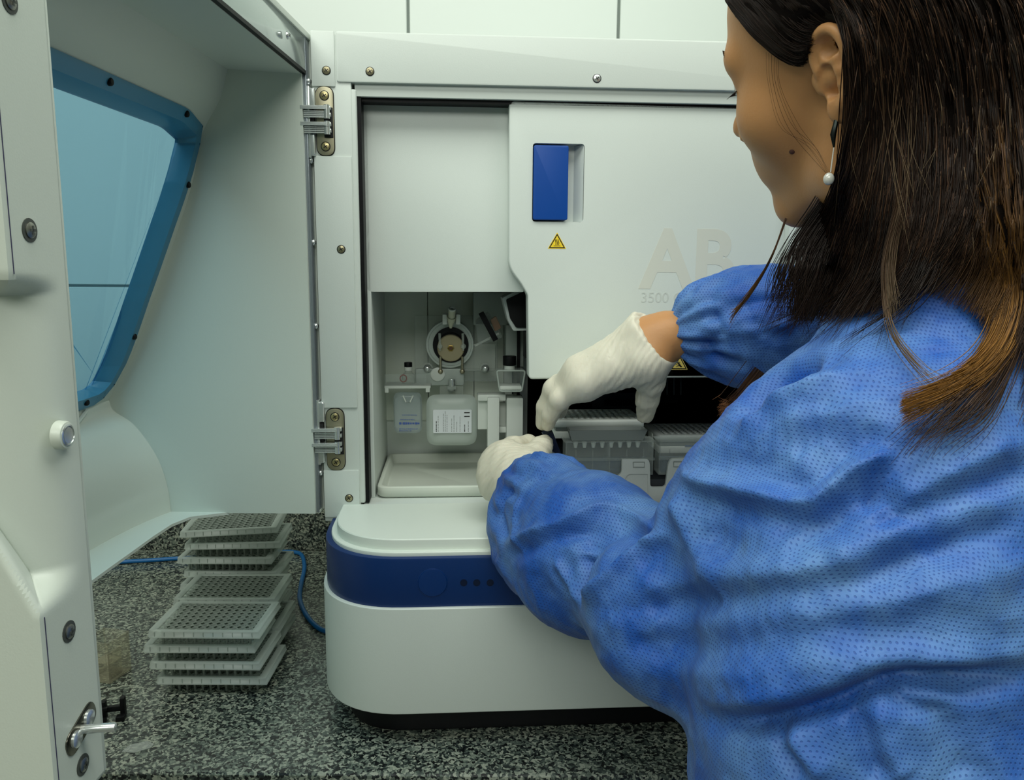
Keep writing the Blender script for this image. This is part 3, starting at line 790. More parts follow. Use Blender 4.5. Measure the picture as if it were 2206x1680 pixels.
def pouch(cx, y0, y1, hw, w, th_, name, mt, label, cat, cr):
    x0, x1, z0, z1 = RC(cx-hw, y0, cx+hw, y1, w); lp = Vector(((x0+x1)/2, w+th_/2, z0)); e = ithing(name, lp, label=label, cat=cat)
    bm = nb(); nx, nz_ = 18, 22; fr_, bk = [], []
    for s, lst in ((1, fr_), (-1, bk)):
        for i in range(nx+1):
            r_ = []
            for j in range(nz_+1):
                u, v = -1+2*i/nx, -1+2*j/nz_
                e_ = max(abs(u), abs(v))
                k = 1
                # squircle corners
                uu, vv = u, v
                rr = (abs(u)**6+abs(v)**6)**(1/6)
                if rr > 0: k = e_/rr if e_ > .7 else 1-(1-e_/rr)*(e_/.7)**3
                uu, vv = u*k, v*k
                t = max(0, 1-abs(u)**cr)**.5*max(0, 1-abs(v)**cr)**.5
                r_.append(bm.verts.new(((x0+x1)/2+uu*(x1-x0)/2, w+th_/2-s*th_/2*t, (z0+z1)/2+vv*(z1-z0)/2)))
            lst.append(r_)
        for i in range(nx):
            for j in range(nz_): 
                f = (lst[i][j], lst[i+1][j], lst[i+1][j+1], lst[i][j+1]); bm.faces.new(f if s == 1 else f[::-1])
    bmesh.ops.remove_doubles(bm, verts=bm.verts, dist=1e-6)
    ipart('bag', bm, mt, e, lp); return e, lp
e, lp = pouch(973, 852, 963, 55, .122, .020, 'reagent_pouch', MILK, 'milky white plastic reagent pouch with a printed white label, under the pump head', 'pouch', 4)
x0, x1, z0, z1 = RC(933, 883, 1016, 933, .120); b = nb()
prism(b, rpoly([(x0, z0), (x1, z0), (x1, z1), (x0, z1)], .0015), .1205, .1240); lb = ipart('label', b, mat('label_white', (226, 232, 236), .5), e, lp)
# lines of print too small to read, running upwards as in the photograph
b = nb(); r_l = random.Random(4)
for px, th_, ln_ in ((940, 1.6, .45), (944, .7, .8), (955, .7, .9), (959, .7, .9), (963, .7, .85), (973, .7, .6), (978, .7, .75), (984, .7, .5), (991, .7, .7), (1001, 1.7, .35), (1009, .8, .5)):
    y = 930.
    while y > 930-44*ln_:
        w_ = r_l.uniform(1.5, 6); q0, q1 = L(px, y, .120), L(px, y-w_, .120)
        box(b, q0.x-.0003*th_, q0.x+.0003*th_, .1203, .1206, q0.z, q1.z); y -= w_+r_l.uniform(.8, 1.6)
q0, q1 = RC(1000, 888, 1012, 898, .120)[:2], RC(1000, 888, 1012, 898, .120)[2:]
box(b, q0[0], q0[1], .1203, .1206, q1[0], q1[0]+.0012); box(b, q0[0], q0[1], .1203, .1206, q1[1]-.0012, q1[1])
ipart('label_print', b, INK, lb, lp, smooth=False)
e, lp = pouch(878, 846, 935, 31, .138, .012, 'polymer_pouch', clear('pouch_clear', (190, 204, 208), .38, .1), 'small clear pouch with blue print hanging from the left ledge', 'pouch', 6)
b = nb()
bp_ = mat('print_blue', (70, 95, 170), .5)
for yy, th_, x0_, x1_ in ((912, .0030, 860, 904), (904, .0009, 862, 892), (924, .0009, 860, 898), (928, .0009, 860, 886), (894, .0008, 866, 896)):
    x = x0_
    while x < x1_:
        w_ = r_l.uniform(1.6, 4.5); q0, q1 = L(x, yy, .137), L(x+w_, yy, .137); h_ = th_*r_l.uniform(.7, 1.1)
        box(b, q0.x, q1.x, .1371, .1374, q0.z-h_/2, q0.z+h_/2); x += w_+r_l.uniform(.7, 1.5)
ipart('pouch_print', b, bp_, e, lp, smooth=False)
b = nb(); x0, x1, z0, z1 = RC(868, 852, 890, 866, .137); tube(b, [(x0, .137, z1), (x0+.004, .136, z0), (x1-.004, .136, z0), (x1, .137, z1)], .0009, 8); ipart('pouch_fold', b, WCL, e, lp)
# vial standing on the ledge
q = pl(880, 831, .147); q.z = L(880, 831, .128).z+.0006; e = ithing('reagent_vial', q, label='small clear vial with black and white cap on the left clear shelf', cat='vial')
b = nb(); lathe(b, [(.0085, .0002), (.0085, .011), (.0045, .0145), (.0045, .017)], q, (0, 0, 1), 20); ipart('glass', b, CLR2, e, q)
b = nb(); lathe(b, [(.0052, .0168), (.0052, .0215), (0, .0215)], q, (0, 0, 1), 20); ipart('cap', b, WCL, e, q)
b = nb(); lathe(b, [(.0052, .0216), (.0052, .0270), (.0048, .0276), (0, .0276)], q, (0, 0, 1), 20); ipart('cap_top', b, BLACK, e, q)
b = nb(); tube(b, [(q.x-.006+.0042*math.cos(a), q.y-.0082, q.z+.0075+.0045*math.sin(a)) for a in [k*math.pi/8 for k in range(17)]], .0009, 6); ipart('red_ring', b, mat('seal_red', (150, 60, 50), .4), e, q)
# buffer jar on the right
q = pl(1100, 842, .12); e = ithing('buffer_jar', q, label='square clear jar with black cap beside the pump', cat='jar')
x0, x1, z0, z1 = RC(1070, 798, 1131, 842, .105); b = nb()
o_ = rpoly([(x0+.004, z0), (x1-.004, z0), (x1, z1), (x0, z1)], .003)
prism(b, o_, .105, .135, r=.0015); ipart('jar_body', b, CLR, e, q)
b = nb(); ins = rpoly([(x0+.009, z0+.0045), (x1-.009, z0+.0045), (x1-.005, z1-.004), (x0+.005, z1-.004)], .003)
tube(b, [(a, .1035, c) for a, c in o_+[o_[0]]], .0011, 8); ipart('jar_rim', b, MILK, e, q)
b = nb(); x0, x1, z0, z1 = RC(1076, 831, 1124, 840, .104); box(b, x0, x1, .103, .13, z0, z1, .002); ipart('jar_foot', b, CHROME if False else WCL, e, q)
x0, x1, z0, z1 = RC(1084, 768, 1113, 788, .115); b = nb(); cyl(b, ((x0+x1)/2, .122, z0), ((x0+x1)/2, .122, z1), (x1-x0)/2, None, 28, .0008); ipart('cap', b, BLACK, e, q)
x0, x1, z0, z1 = RC(1087, 788, 1110, 799, .115); b = nb(); cyl(b, ((x0+x1)/2, .122, z0), ((x0+x1)/2, .122, z1), (x1-x0)/2, None, 24); ipart('neck', b, WCL, e, q)
# drip tray
q = pl(940, 1076, .03); xl = max(L(808, 1066, .028).x, UI+.0125); xr = xs-.006; z0 = VD+.0004; w0_, w1_ = .026, .198
b = nb(); outl = rpoly([(xl, w0_), (xr, w0_), (xr, w1_), (xl, w1_)], [.012, .012, .008, .008], 6); n_ = len(outl)
def ring_(ins_, z):
    cx_, cy_ = (xl+xr)/2, (w0_+w1_)/2; hx_, hy_ = (xr-xl)/2, (w1_-w0_)/2
    return [b.verts.new((cx_+(x-cx_)*(hx_-ins_)/hx_, cy_+(y-cy_)*(hy_-ins_)/hy_, z)) for x, y in outl]
rings = [ring_(.003, z0), ring_(0, z0+.003), ring_(0, z0+.0125), ring_(.0006, z0+.0135), ring_(.0045, z0+.0138), ring_(.0055, z0+.013), ring_(.0075, z0+.002), ring_(.009, z0+.0012)]
for i in range(len(rings)-1):
    for k in range(n_): b.faces.new((rings[i][k], rings[i][(k+1) % n_], rings[i+1][(k+1) % n_], rings[i+1][k]))
b.faces.new(rings[-1]); b.faces.new(rings[0][::-1])
o = wobj('drip_tray', b, mat('tray_white', (205, 212, 200), .35)); rebase(o, (q.x, .11, z0)); tag(o, 'shallow white drip tray with rounded corners on the compartment floor', 'tray')

# ------------------------------------------------------------------ autosampler side
xw0, xw1 = L(1168, 1000, .1).x, UR-.002
# the deck is open in front of the autosampler
dl = [o for o in bpy.data.objects if o.name.startswith('deck_lid')][0]
c = nb(); box(c, L(1240, 1100, 0).x, xw1, -.075, .02, VB-.03, VB+.02); cut(dl, c)
for nm in ('band', 'drawer_cover'):
    dl = [o for o in bpy.data.objects if o.name == nm][0]
    c = nb(); box(c, L(1240, 1100, 0).x, xw1, -.0745, .5, .13, VB+.02); cut(dl, c)
cf = [o for o in bpy.data.objects if o.name == 'compartment_floor'][0]
c = nb(); box(c, xs+.0042, xw1+.03, -.05, .5, VD-.03, VD+.02); cut(cf, c)
cf = [o for o in bpy.data.objects if o.name == 'dark_cavity'][0]
c = nb(); box(c, xs+.006, xw1, .10, .37, VD-.04, VD-.001); cut(cf, c)
b = nb(); box(b, L(1240, 1100, 0).x+.0005, xw1, -.0742, .375, .132, .136); box(b, xw1-.003, xw1-.0005, -.0742, .375, .136, VD-.002); box(b, L(1240, 1100, 0).x+.0005, L(1240, 1100, 0).x+.003, -.074, -.001, .136, VB-.002); box(b, xs+.006, xs+.008, 0, .375, .10, VD-.002)
box(b, L(1240, 1100, 0).x+.0005, xw1, -.0742, -.072, .136, V3-.002)
part('sampler_well', b, mat('well_dark', (30, 32, 35), .6))
GM = mat('dark_grey_metal', (52, 56, 60), .5, .3)
b = nb(); bx(b, 1276, 846, 1400, 880, .34, .36, .001); bx(b, 1386, 842, 1412, 960, .30, .33, .001); bx(b, 1385, 862, 1460, 868, .36, .365, .001)
arm = part('carriage_frame', b, GM)
b = nb(); bx(b, 1303, 862, 1370, 874, .338, .3405, 0); link('frame_slot', b, INBLK, arm)
for x in (1420, 1437, 1452, 1467):
    b = nb(); cyl(b, pl(x, 806, .24), pl(x, 851, .24), .0006, n=8); part('capillary', b, mat('capillary_glass', (120, 130, 138), .3))
# front bracket with two tabs
br = rpoly(LP([(1245, 1085), (1245, 1026), (1328, 1026), (1338, 1018), (1339, 988), (1396, 988), (1399, 998), (1400, 1048), (1432, 1048), (1438, 1000), (1444, 987), (1498, 985), (1500, 1030), (1640, 1030), (1640, 1085)], -.009),
           [.001, .001, .004, .004, .0012, .004, .002, .004, .004, .003, .004, .0012, .004, .001, .001])
b = nb(); prism(b, br, -.012, -.0068, r=.0007); bk = part('sampler_bracket', b, LGREY)
c = nb(); cp = LP([(1345, 1095), (1345, 1030), (1352, 1020), (1394, 1020), (1394, 1095)], -.009); prism(c, rpoly(cp, [0, .001, .003, .001, 0]), -.015, -.0105); cut(bk, c)
for x, y in ((1376, 1001), (1463, 1000)):
    b = nb(); q = [L(a, c_, -.012) for a, c_ in ((x-12, y-6), (x+12, y-6), (x+12, y+5), (x-12, y+5))]
    tube(b, [(v.x, -.0122, v.z) for v in q+[q[0]]], .0007, 6); link('tab_emboss', b, GREY, bk)
b = nb(); bx(b, 1240, 1032, 1640, 1085, -.0055, .20, .001); part('sampler_table', b, GM)
# clear buffer containers
def container(px0, px1, name_label, w0, w1):
    x0, x1 = L(px0, 985, w0).x, L(px1, 985, w0).x; zb, zt = L(1300, 1026, w0).z+.001, L(1300, 950, w0).z
    q = Vector(((x0+x1)/2, (w0+w1)/2, zb)); e = ithing('buffer_container', q, label=name_label, cat='buffer container')
    b = nb()
    for (a, b_, c_, d) in ((x0, x1, w0, w0+.0015), (x0, x1, w1-.0015, w1), (x0, x0+.0015, w0, w1), (x1-.0015, x1, w0, w1)): box(b, a, b_, c_, d, zb, zt, .0004, 1)
    box(b, x0, x1, w0, w1, zb, zb+.002, .0005, 1); box(b, x0-.002, x1+.002, w0-.002, w1+.002, zt-.0015, zt, .0006, 1); box(b, x0-.001, x1+.001, w0-.003, w0, zb+.018, zb+.021, .0008, 1)
    box(b, (x0+x1)/2-.0008, (x0+x1)/2+.0008, w0+.0015, w1-.0015, zb+.002, zt-.006, .0003, 1)
    for k in range(5):
        xx = x0+.012+(x1-x0-.024)*k/4; box(b, xx-.0006, xx+.0006, w0-.0012, w0, zb+.003, zt-.01, .0003, 1)
    ipart('vessel', b, CLR, e, q)
    b = nb(); box(b, x0+.004, x1-.004, w0+.002, w1-.002, zb+.0025, zb+.0175, .001); ipart('buffer_liquid', b, clear('liquid', (150, 170, 185), .22, .05, tint=(205, 220, 232)), e, q)
    return e, q, (x0, x1, zb, zt)
e1, q1, d1 = container(1218, 1408, 'clear buffer container under the raised plate, left of the two', -.0015, .022)
x0, x1, z0, z1 = RC(1226, 927, 1395, 951, -.006); zt = d1[3]
b = nb()
tz0, tz1 = zt+.0004, L(1310, 927, -.005).z
o_ = lambda i, z: [(x0+i, -.005+i, z), (x1-i, -.005+i, z), (x1-i, .018-i, z), (x0+i, .018-i, z)]
rg = []
for i, z in ((.004, tz0), (0, tz1), (.0018, tz1), (.0055, tz0+.004)):
    rg.append([b.verts.new(v) for v in o_(i, z)])
for a in range(3):
    for k in range(4): b.faces.new((rg[a][k], rg[a][(k+1) % 4], rg[a+1][(k+1) % 4], rg[a+1][k]))
b.faces.new(rg[-1]); b.faces.new(rg[0][::-1]); bev(b, .0008, 2)
ipart('grey_trough', b, mat('trough_grey', (128, 136, 134), .45), e1, q1)
b = nb()
for k in range(8):
    xx = x0+.009+(x1-x0-.018)*k/7; cyl(b, (xx, .003, tz0-.0018), (xx, .003, tz0-.009), .0032, .0018, 10)
ipart('septa_cone', b, MILK, e1, q1)
e2, q2, d2 = container(1420, 1640, 'clear buffer container on the sampler table, right of the two, half behind the sleeve', -.0015, .022)
# plates: 8 x 12 wells
def well_grid(bm, w, d, z, zc, rad, seg, depth, rbot, nx=12, ny=8, p=.009, mi=0):
    x0, y0 = -p*nx/2, -p*ny/2
    for i in range(nx):
        for j in range(ny):
            cx_, cy_ = x0+p*(i+.5), y0+p*(j+.5); sq, ci, bo = [], [], []
            for k in range(seg):
                a = 2*math.pi*(k+.5)/seg; c_, s_ = math.cos(a), math.sin(a); m_ = max(abs(c_), abs(s_))
                sq.append(bm.verts.new((cx_+c_/m_*p/2, cy_+s_/m_*p/2, z))); ci.append(bm.verts.new((cx_+c_*rad, cy_+s_*rad, z)))
                bo.append([bm.verts.new((cx_+c_*r_, cy_+s_*r_, z-h)) for r_, h in ((rad*.88, depth*.45), (rbot, depth))])
            for k in range(seg):
                n_ = (k+1) % seg
                bm.faces.new((ci[k], ci[n_], sq[n_], sq[k])); bm.faces.new((ci[n_], ci[k], bo[k][0], bo[n_][0])); bm.faces.new((bo[n_][0], bo[k][0], bo[k][1], bo[n_][1]))
            bm.faces.new([q[1] for q in bo])
    for f in bm.faces: f.material_index = mi
PLATE = clear('plate_polypropylene', (182, 193, 187), .60, .32, tint=(212, 220, 215))
def pcr_plate(mt, name='pcr_plate'):
    bm = nb(); W2, D2 = .0639, .04275
    well_grid(bm, 0, 0, .0190, 0, .0022, 8, .0190, .0012, mi=1)
    def rr(hx_, hy_, z, ch=.004):
        return [bm.verts.new(v) for v in ((-hx_+ch, -hy_, z), (hx_, -hy_, z), (hx_, hy_, z), (-hx_+ch, hy_, z), (-hx_, hy_-ch, z), (-hx_, -hy_+ch, z))]
    R_ = [rr(.0540, .0360, .0190, .0001), rr(.0545, .0365, .0205, .0001), rr(W2-.0022, D2-.0022, .0205), rr(W2-.0012, D2-.0012, .0198), rr(W2-.0008, D2-.0008, .0142), rr(W2, D2, .0138), rr(W2, D2, .0126)]
    for a in range(len(R_)-1):
        for k in range(6): bm.faces.new((R_[a][k], R_[a][(k+1) % 6], R_[a+1][(k+1) % 6], R_[a+1][k]))
    for k in range(11):
        xx = -.055+k*.011
        box(bm, xx, xx+.0008, -D2+.0006, -D2+.0018, .0142, .0195)
    return link(name, bm, [mt, PDECK], ang=40)
PDECK = clear('plate_deck', (150, 160, 152), .42, .35, tint=(205, 214, 208))
proto = pcr_plate(PLATE)
used = [False]
def put_plate(px, py, lvl, yaw, label, group, tilt=(0, 0), ref='L'):
    z = BZ+.0003+lvl*.01935
    p = at_z(px, py, z+.0126); o = proto if not used[0] else proto.copy()
    if used[0]: C.objects.link(o)
    used[0] = True
    rz = Matrix.Rotation(math.radians(yaw), 4, 'Z'); c_ = rz @ Vector((.0639 if ref == 'L' else -.0639, .04275, 0))
    o.matrix_world = Matrix.Translation((p.x+c_.x, p.y+c_.y, z)) @ rz @ Matrix.Rotation(math.radians(tilt[0]), 4, 'X') @ Matrix.Rotation(math.radians(tilt[1]), 4, 'Y')
    return tag(o, label, 'well plate', group)
G = 'used well plates stacked on the worktop'
def Yof(lvl, Y):                       # picture row of a rim foot at depth Y
    z = BZ+lvl*.01935+.0126; v = Vector((0, Y, z))-CAM; return CY - v.dot(_u)*F/v.dot(_f)
for (x, lvl, Y, yaw, lab, tl_, ref) in (
    (333, 0, .858, .3, 'translucent well plate at the bottom of the front stack, tubes on the granite', (0, 0), 'L'),
    (318, 1, .857, -.4, 'translucent well plate, second from the bottom of the front stack', (0, 0), 'L'),
    (305, 2, .858, .5, 'translucent well plate sticking out left, second from the top of the front stack', (0, 0), 'L'),
    (314.5, 3, .8555, 0, 'translucent well plate on top of the front stack, nearest the acrylic box', (0, 0), 'L'),
    (597, 0, .946, -1, 'shaded well plate at the bottom of the middle stack, only its right corner showing', (0, 0), 'R'),
    (601, 1, .945, .5, 'shaded well plate second from the bottom of the middle stack, right corner showing', (0, 0), 'R'),
    (360, 2, .948, 1.2, 'well plate with its left end jutting out below the middle stack top', (0, 0), 'L'),
    (369, 3, .9435, 1.0, 'well plate on top of the middle stack, between front and back stacks', (0, 0), 'L'),
    (392, 0, 1.034, 0, 'well plate at the foot of the tall back stack, mostly hidden', (0, 0), 'L'),
    (388, 1, 1.035, .5, 'well plate second from the foot of the tall back stack, mostly hidden', (0, 0), 'L'),
    (384, 2, 1.034, 0, 'well plate third from the foot of the tall back stack, mostly hidden', (0, 0), 'L'),
    (392, 3, 1.035, -1, 'shaded well plate fourth from the top of the back stack', (0, 0), 'L'),
    (378, 4, 1.033, .5, 'well plate third from the top of the back stack, level with the blue cable', (0, 0), 'L'),
    (394, 5, 1.034, 4, 'well plate second from the top of the back stack, turned slightly', (0, 0), 'L'),
    (385, 6, 1.030, 7, 'tilted well plate topping the tall back stack under the open door', (0, -1.2), 'L')):
    put_plate(x, Yof(lvl, Y), lvl, yaw, lab, G, tl_, ref)
# plate assembly being lowered, and the one already on the table
def assembly(name, label, wc, zc, u0, ang_=0, retcol=None, tilt=0, scale=1.0):
    e = ithing(name, (u0, wc, zc), label=label, cat='plate assembly')
    e.matrix_world = e.matrix_world @ Matrix.Rotation(math.radians(ang_), 4, 'Z') @ Matrix.Rotation(math.radians(tilt), 4, 'Y') @ Matrix.Scale(scale, 4)
    bm = nb(); well_grid(bm, 0, 0, .0262, 0, .0027, 8, .004, .0024)
    R_ = []
    def rr(hx_, hy_, z, ch=.003):
        return [bm.verts.new((x, y, z)) for x, y in rpoly([(-hx_, -hy_), (hx_, -hy_), (hx_, hy_), (-hx_, hy_)], ch, 3)]
    R_ = [rr(.0541, .0361, .0262, .0004), rr(.0605, .0415, .0262), rr(.0632, .0440, .0250), rr(.0638, .0446, .0235), rr(.0638, .0446, .0170), rr(.0630, .0438, .0160), rr(.0600, .040, .0160)]
    for a in range(len(R_)-1):
        n_ = len(R_[a])
        for k in range(n_): bm.faces.new((R_[a][k], R_[a][(k+1) % n_], R_[a+1][(k+1) % n_], R_[a+1][k]))
    link('retainer', bm, retcol or WCL, e)
    b = nb(); box(b, -.061, .061, -.0415, .0415, .010, .0158, .001); link('septa_mat', b, mat('septa_grey', (140, 146, 142), .6), e)
    b = nb(); box(b, -.0625, .0625, -.0435, .0435, .0, .0098, .0015)
    for sx in (-1, 1): box(b, sx*.0625-.0025, sx*.0625+.0025, -.012, .012, .002, .022, .001)
    box(b, -.025, .035, -.0440, -.0436, .0098, .0118, 0, mi=1); link('plate_base', b, [WCL, BLUEH], e)
    return e
pw = at_y(1291, 925, .937); lq = pw-IO
ua, wa = lq.dot(IU), lq.dot(IW)
zc = at_y(1291, 909, .937).z-BZ-.0200
held = assembly('plate_assembly', 'white retainer and sample plate held over the autosampler by a gloved hand', wa+.0382, zc, ua, 0, scale=.85)
ua2 = L(1418, 945, .032).x+.0545
assembly('plate_assembly', 'light grey plate assembly already seated on the sampler table, half behind the sleeve', .032+.0382, L(1480, 938, .032).z-.0222, ua2, 0, mat('retainer_grey', (165, 172, 170), .4), scale=.85)
# dark blue plate grip at the near left hand
b = nb()
prism(b, rpoly(LP([(1170, 938), (1190, 928), (1208, 975), (1204, 982), (1186, 968)], .0), .001), -.003, .02, r=.0008); grip_ = part('end_stop', b, mat('stop_navy', (16, 24, 50), .35))
b = nb(); prism(b, rpoly(LP([(1174, 962), (1186, 960), (1213, 985), (1213, 1010), (1180, 1000)], .006), .001), .004, .02, r=.001); part('end_bracket', b, LGREY)

# ------------------------------------------------------------------ small things on the worktop
p = at_z(228, 1470, BZ)
b = nb(); w_, d_, h_, t_ = .036, .036, .050, .0016
for q in ((-w_/2, w_/2, 0, t_), (-w_/2, w_/2, d_-t_, d_), (-w_/2, -w_/2+t_, 0, d_), (w_/2-t_, w_/2, 0, d_)): box(b, *q, 0, h_, .0003, 1)
box(b, -w_/2, w_/2, 0, d_, 0, t_, .0003, 1); box(b, -w_/2+.006, w_/2-.006, .008, d_-.008, .0185, .0198, .0003, 1); box(b, -w_/2+.006, -w_/2+.0075, .008, d_-.008, 0, .019); box(b, w_/2-.0085, w_/2-.0065, .008, d_-.008, 0, .033)
o = link('acrylic_box', b, clear('acrylic_amber', (205, 204, 185), .10, .06, tint=(251, 250, 246)), loc=(p.x-.010, p.y, BZ+.0003), rot=(0, 0, math.radians(-14)))
tag(o, 'small open box of clear yellowish acrylic beside the door edge', 'box')
p = at_z(246, 1545, BZ); b = nb()
box(b, -.012, -.007, -.004, .004, 0, .020, .001); box(b, .007, .012, -.003, .005, 0, .022, .001); box(b, -.012, .012, -.002, .003, .007, .013, .001)
box(b, -.015, -.004, -.008, -.004, .012, .0155, .0008); box(b, .004, .013, -.011, -.003, 0, .005, .0008); box(b, -.014, -.006, -.010, -.004, 0, .004, .0006)
tag(link('cable_clip', b, BLACK, loc=(p.x, p.y, BZ+.0003), rot=(0, 0, math.radians(12))), 'small black plastic clip lying on the granite near the door pin', 'clip')
b = nb(); pts_ = [at_z(x, y, BZ+.0003) for x, y in ((262, 1620), (280, 1605), (318, 1597), (332, 1603), (325, 1611), (290, 1622))]; c0 = sum(pts_, Vector())/6
prism(b, [(q.x-c0.x, q.y-c0.y) for q in pts_], 0, .0006, 'z'); tag(link('film_scrap', b, clear('film', (190, 198, 192), .3, .2), loc=(c0.x, c0.y, BZ+.0004)), 'torn strip of clear film lying flat on the granite', 'film scrap')
cp = [at_z(x, y, BZ+.0038) for x, y in ((150, 1222), (255, 1211), (320, 1207), (380, 1203), (440, 1199), (520, 1194), (600, 1189), (632, 1189), (650, 1196), (656, 1222), (649, 1258), (646, 1290), (660, 1325), (690, 1355))]
end = I2W(UB0-.0042, .045, 0); cp += [Vector((end.x-.006, cp[-1].y-.02, BZ+.0038)), Vector((end.x-.001, end.y+.02, BZ+.0038))]
c0 = cp[0].copy(); b = nb(); tube(b, [q-c0 for q in spline(cp, 10)], .0034, 12)
tag(link('network_cable', b, mat('cable_blue', (14, 92, 150), .4), loc=c0), 'blue cable snaking along the worktop behind the plate stacks', 'cable')
# ------------------------------------------------------------------ the person
def frame_(phi, tau, rho):
    fh = np.array([-math.cos(phi), math.sin(phi), 0]); up = np.array([0, 0, 1.]); lf = np.cross(up, fh)
    fw = fh*math.cos(tau)-up*math.sin(tau); u2 = up*math.cos(tau)+fh*math.sin(tau)
    return fw, lf*math.cos(rho)+u2*math.sin(rho), u2*math.cos(rho)-lf*math.sin(rho)
HO = np.array([.2598, .6087, 1.535]); HF, HL, HU = frame_(math.radians(48.7), math.radians(7.6), math.radians(-17.9))
def H(a, b_, c): return HO+HF*a+HL*b_+HU*c
def V3(p): return np.array(p, dtype=float)
# distance fields (numpy): each primitive is a function of points -> distance
def s_cap(a, b_, ra, rb=None):
    a, b_ = V3(a), V3(b_); rb = ra if rb is None else rb; ba = b_-a; L2 = max(1e-12, ba@ba)
    def f(P):
        h = np.clip(((P-a)@ba)/L2, 0, 1); return np.linalg.norm(P-a-h[..., None]*ba, axis=-1)-(ra+(rb-ra)*h)
    return f
def s_ell(c, R_, ax=None):
    c = V3(c); R_ = V3(R_); A = np.eye(3) if ax is None else np.array(ax)
    def f(P):
        q = (P-c)@A.T; k0 = np.linalg.norm(q/R_, axis=-1); k1 = np.linalg.norm(q/(R_*R_), axis=-1)
        return k0*(k0-1)/np.maximum(k1, 1e-9)
    return f
def smin(a, b_, k):
    h = np.clip(.5+.5*(b_-a)/k, 0, 1); return b_+(a-b_)*h-k*h*(1-h)
def smax(a, b_, k): return -smin(-a, -b_, k)
def union(prims, P):
    d = None
    for it in prims:
        f, k = it[0], it[1]; v = f(P)
        if len(it) > 2 and it[2] == 'sub': d = smax(d, -v, k)
        else: d = v if d is None else smin(d, v, k)
    return d
def chain(pts, rad, k=.01): return [(s_cap(pts[i], pts[i+1], rad[i], rad[i+1]), k) for i in range(len(pts)-1)]
def surface_nets(field, lo, hi, h):
    lo = V3(lo); n = [int(math.ceil((hi[i]-lo[i])/h))+1 for i in range(3)]
    D = np.empty(n, np.float32); ys, zs_ = np.arange(n[1])*h+lo[1], np.arange(n[2])*h+lo[2]; Yg, Zg = np.meshgrid(ys, zs_, indexing='ij')
    step = max(1, int(400000/(n[1]*n[2])))
    for i in range(0, n[0], step):
        xs_ = np.arange(i, min(n[0], i+step))*h+lo[0]; P = np.empty((len(xs_), n[1], n[2], 3)); P[..., 0] = xs_[:, None, None]; P[..., 1] = Yg; P[..., 2] = Zg
        D[i:i+len(xs_)] = field(P)
    S = D < 0
    corners = [(a, b_, c) for a in (0, 1) for b_ in (0, 1) for c in (0, 1)]
    def sl(A, c): return A[c[0]:A.shape[0]-1+c[0], c[1]:A.shape[1]-1+c[1], c[2]:A.shape[2]-1+c[2]]
    cnt = sum(sl(S, c).astype(np.int8) for c in corners); act = (cnt > 0) & (cnt < 8)
    idx = -np.ones(act.shape, np.int64); cells = np.argwhere(act); idx[act] = np.arange(len(cells))
    acc = np.zeros((len(cells), 3)); num = np.zeros(len(cells)); ci = cells
    for a in corners:
        for ax in range(3):
            if a[ax]: continue
            b2 = list(a); b2[ax] = 1
            va = D[ci[:, 0]+a[0], ci[:, 1]+a[1], ci[:, 2]+a[2]]; vb = D[ci[:, 0]+b2[0], ci[:, 1]+b2[1], ci[:, 2]+b2[2]]
            m_ = (va < 0) != (vb < 0); t = np.where(m_, va/np.where(m_, va-vb, 1), 0); p = np.tile(np.array(a, float), (len(ci), 1)); p[:, ax] += t
            acc += np.where(m_[:, None], p, 0); num += m_
    V = (ci+acc/num[:, None])*h+lo; faces = []
    for ax in range(3):
        o1, o2 = [(1, 2), (2, 0), (0, 1)][ax]
        A = S.take(range(S.shape[ax]-1), axis=ax); B = S.take(range(1, S.shape[ax]), axis=ax)
        for sgn in (0, 1):
            e = np.argwhere((A & ~B) if sgn == 0 else (~A & B))
            e = e[(e[:, o1] > 0) & (e[:, o2] > 0) & (e[:, o1] < idx.shape[o1]) & (e[:, o2] < idx.shape[o2])]
            def g(d1, d2):
                q = e.copy(); q[:, o1] -= d1; q[:, o2] -= d2; return idx[q[:, 0], q[:, 1], q[:, 2]]
            qd = np.stack([g(1, 1), g(0, 1), g(0, 0), g(1, 0)], 1)
            faces.append(qd if sgn == 0 else qd[:, ::-1])
    Fc = np.concatenate(faces); return V, Fc[(Fc >= 0).all(1)]
def np_mesh(name, V, Fc, mt, parent=None, smooth=True):
    me = bpy.data.meshes.new(name); me.vertices.add(len(V)); me.vertices.foreach_set('co', np.asarray(V, np.float32).ravel())
    k = Fc.shape[1]; me.loops.add(Fc.size); me.loops.foreach_set('vertex_index', Fc.astype(np.int32).ravel())
    me.polygons.add(len(Fc)); me.polygons.foreach_set('loop_start', np.arange(0, Fc.size, k, dtype=np.int32)); me.polygons.foreach_set('loop_total', np.full(len(Fc), k, np.int32))
    me.update(calc_edges=True); me.validate()
    if smooth: me.polygons.foreach_set('use_smooth', np.ones(len(me.polygons), bool))
    for q in (mt if isinstance(mt, (list, tuple)) else [mt]): me.materials.append(q)
    o = bpy.data.objects.new(name, me); C.objects.link(o)
    if parent: o.parent = parent
    return o
def laplace(V, Fc, it=2, lam=.5):
    e = np.concatenate([Fc[:, [i, (i+1) % Fc.shape[1]]] for i in range(Fc.shape[1])]); n = len(V)
    deg = np.bincount(e.ravel(), minlength=n)
    for _ in range(it):
        S = np.zeros_like(V)
        for c in range(3): S[:, c] = np.bincount(e[:, 0], V[e[:, 1], c], n)+np.bincount(e[:, 1], V[e[:, 0], c], n)
        V = V+lam*(S/np.maximum(deg, 1)[:, None]-V)
    return V
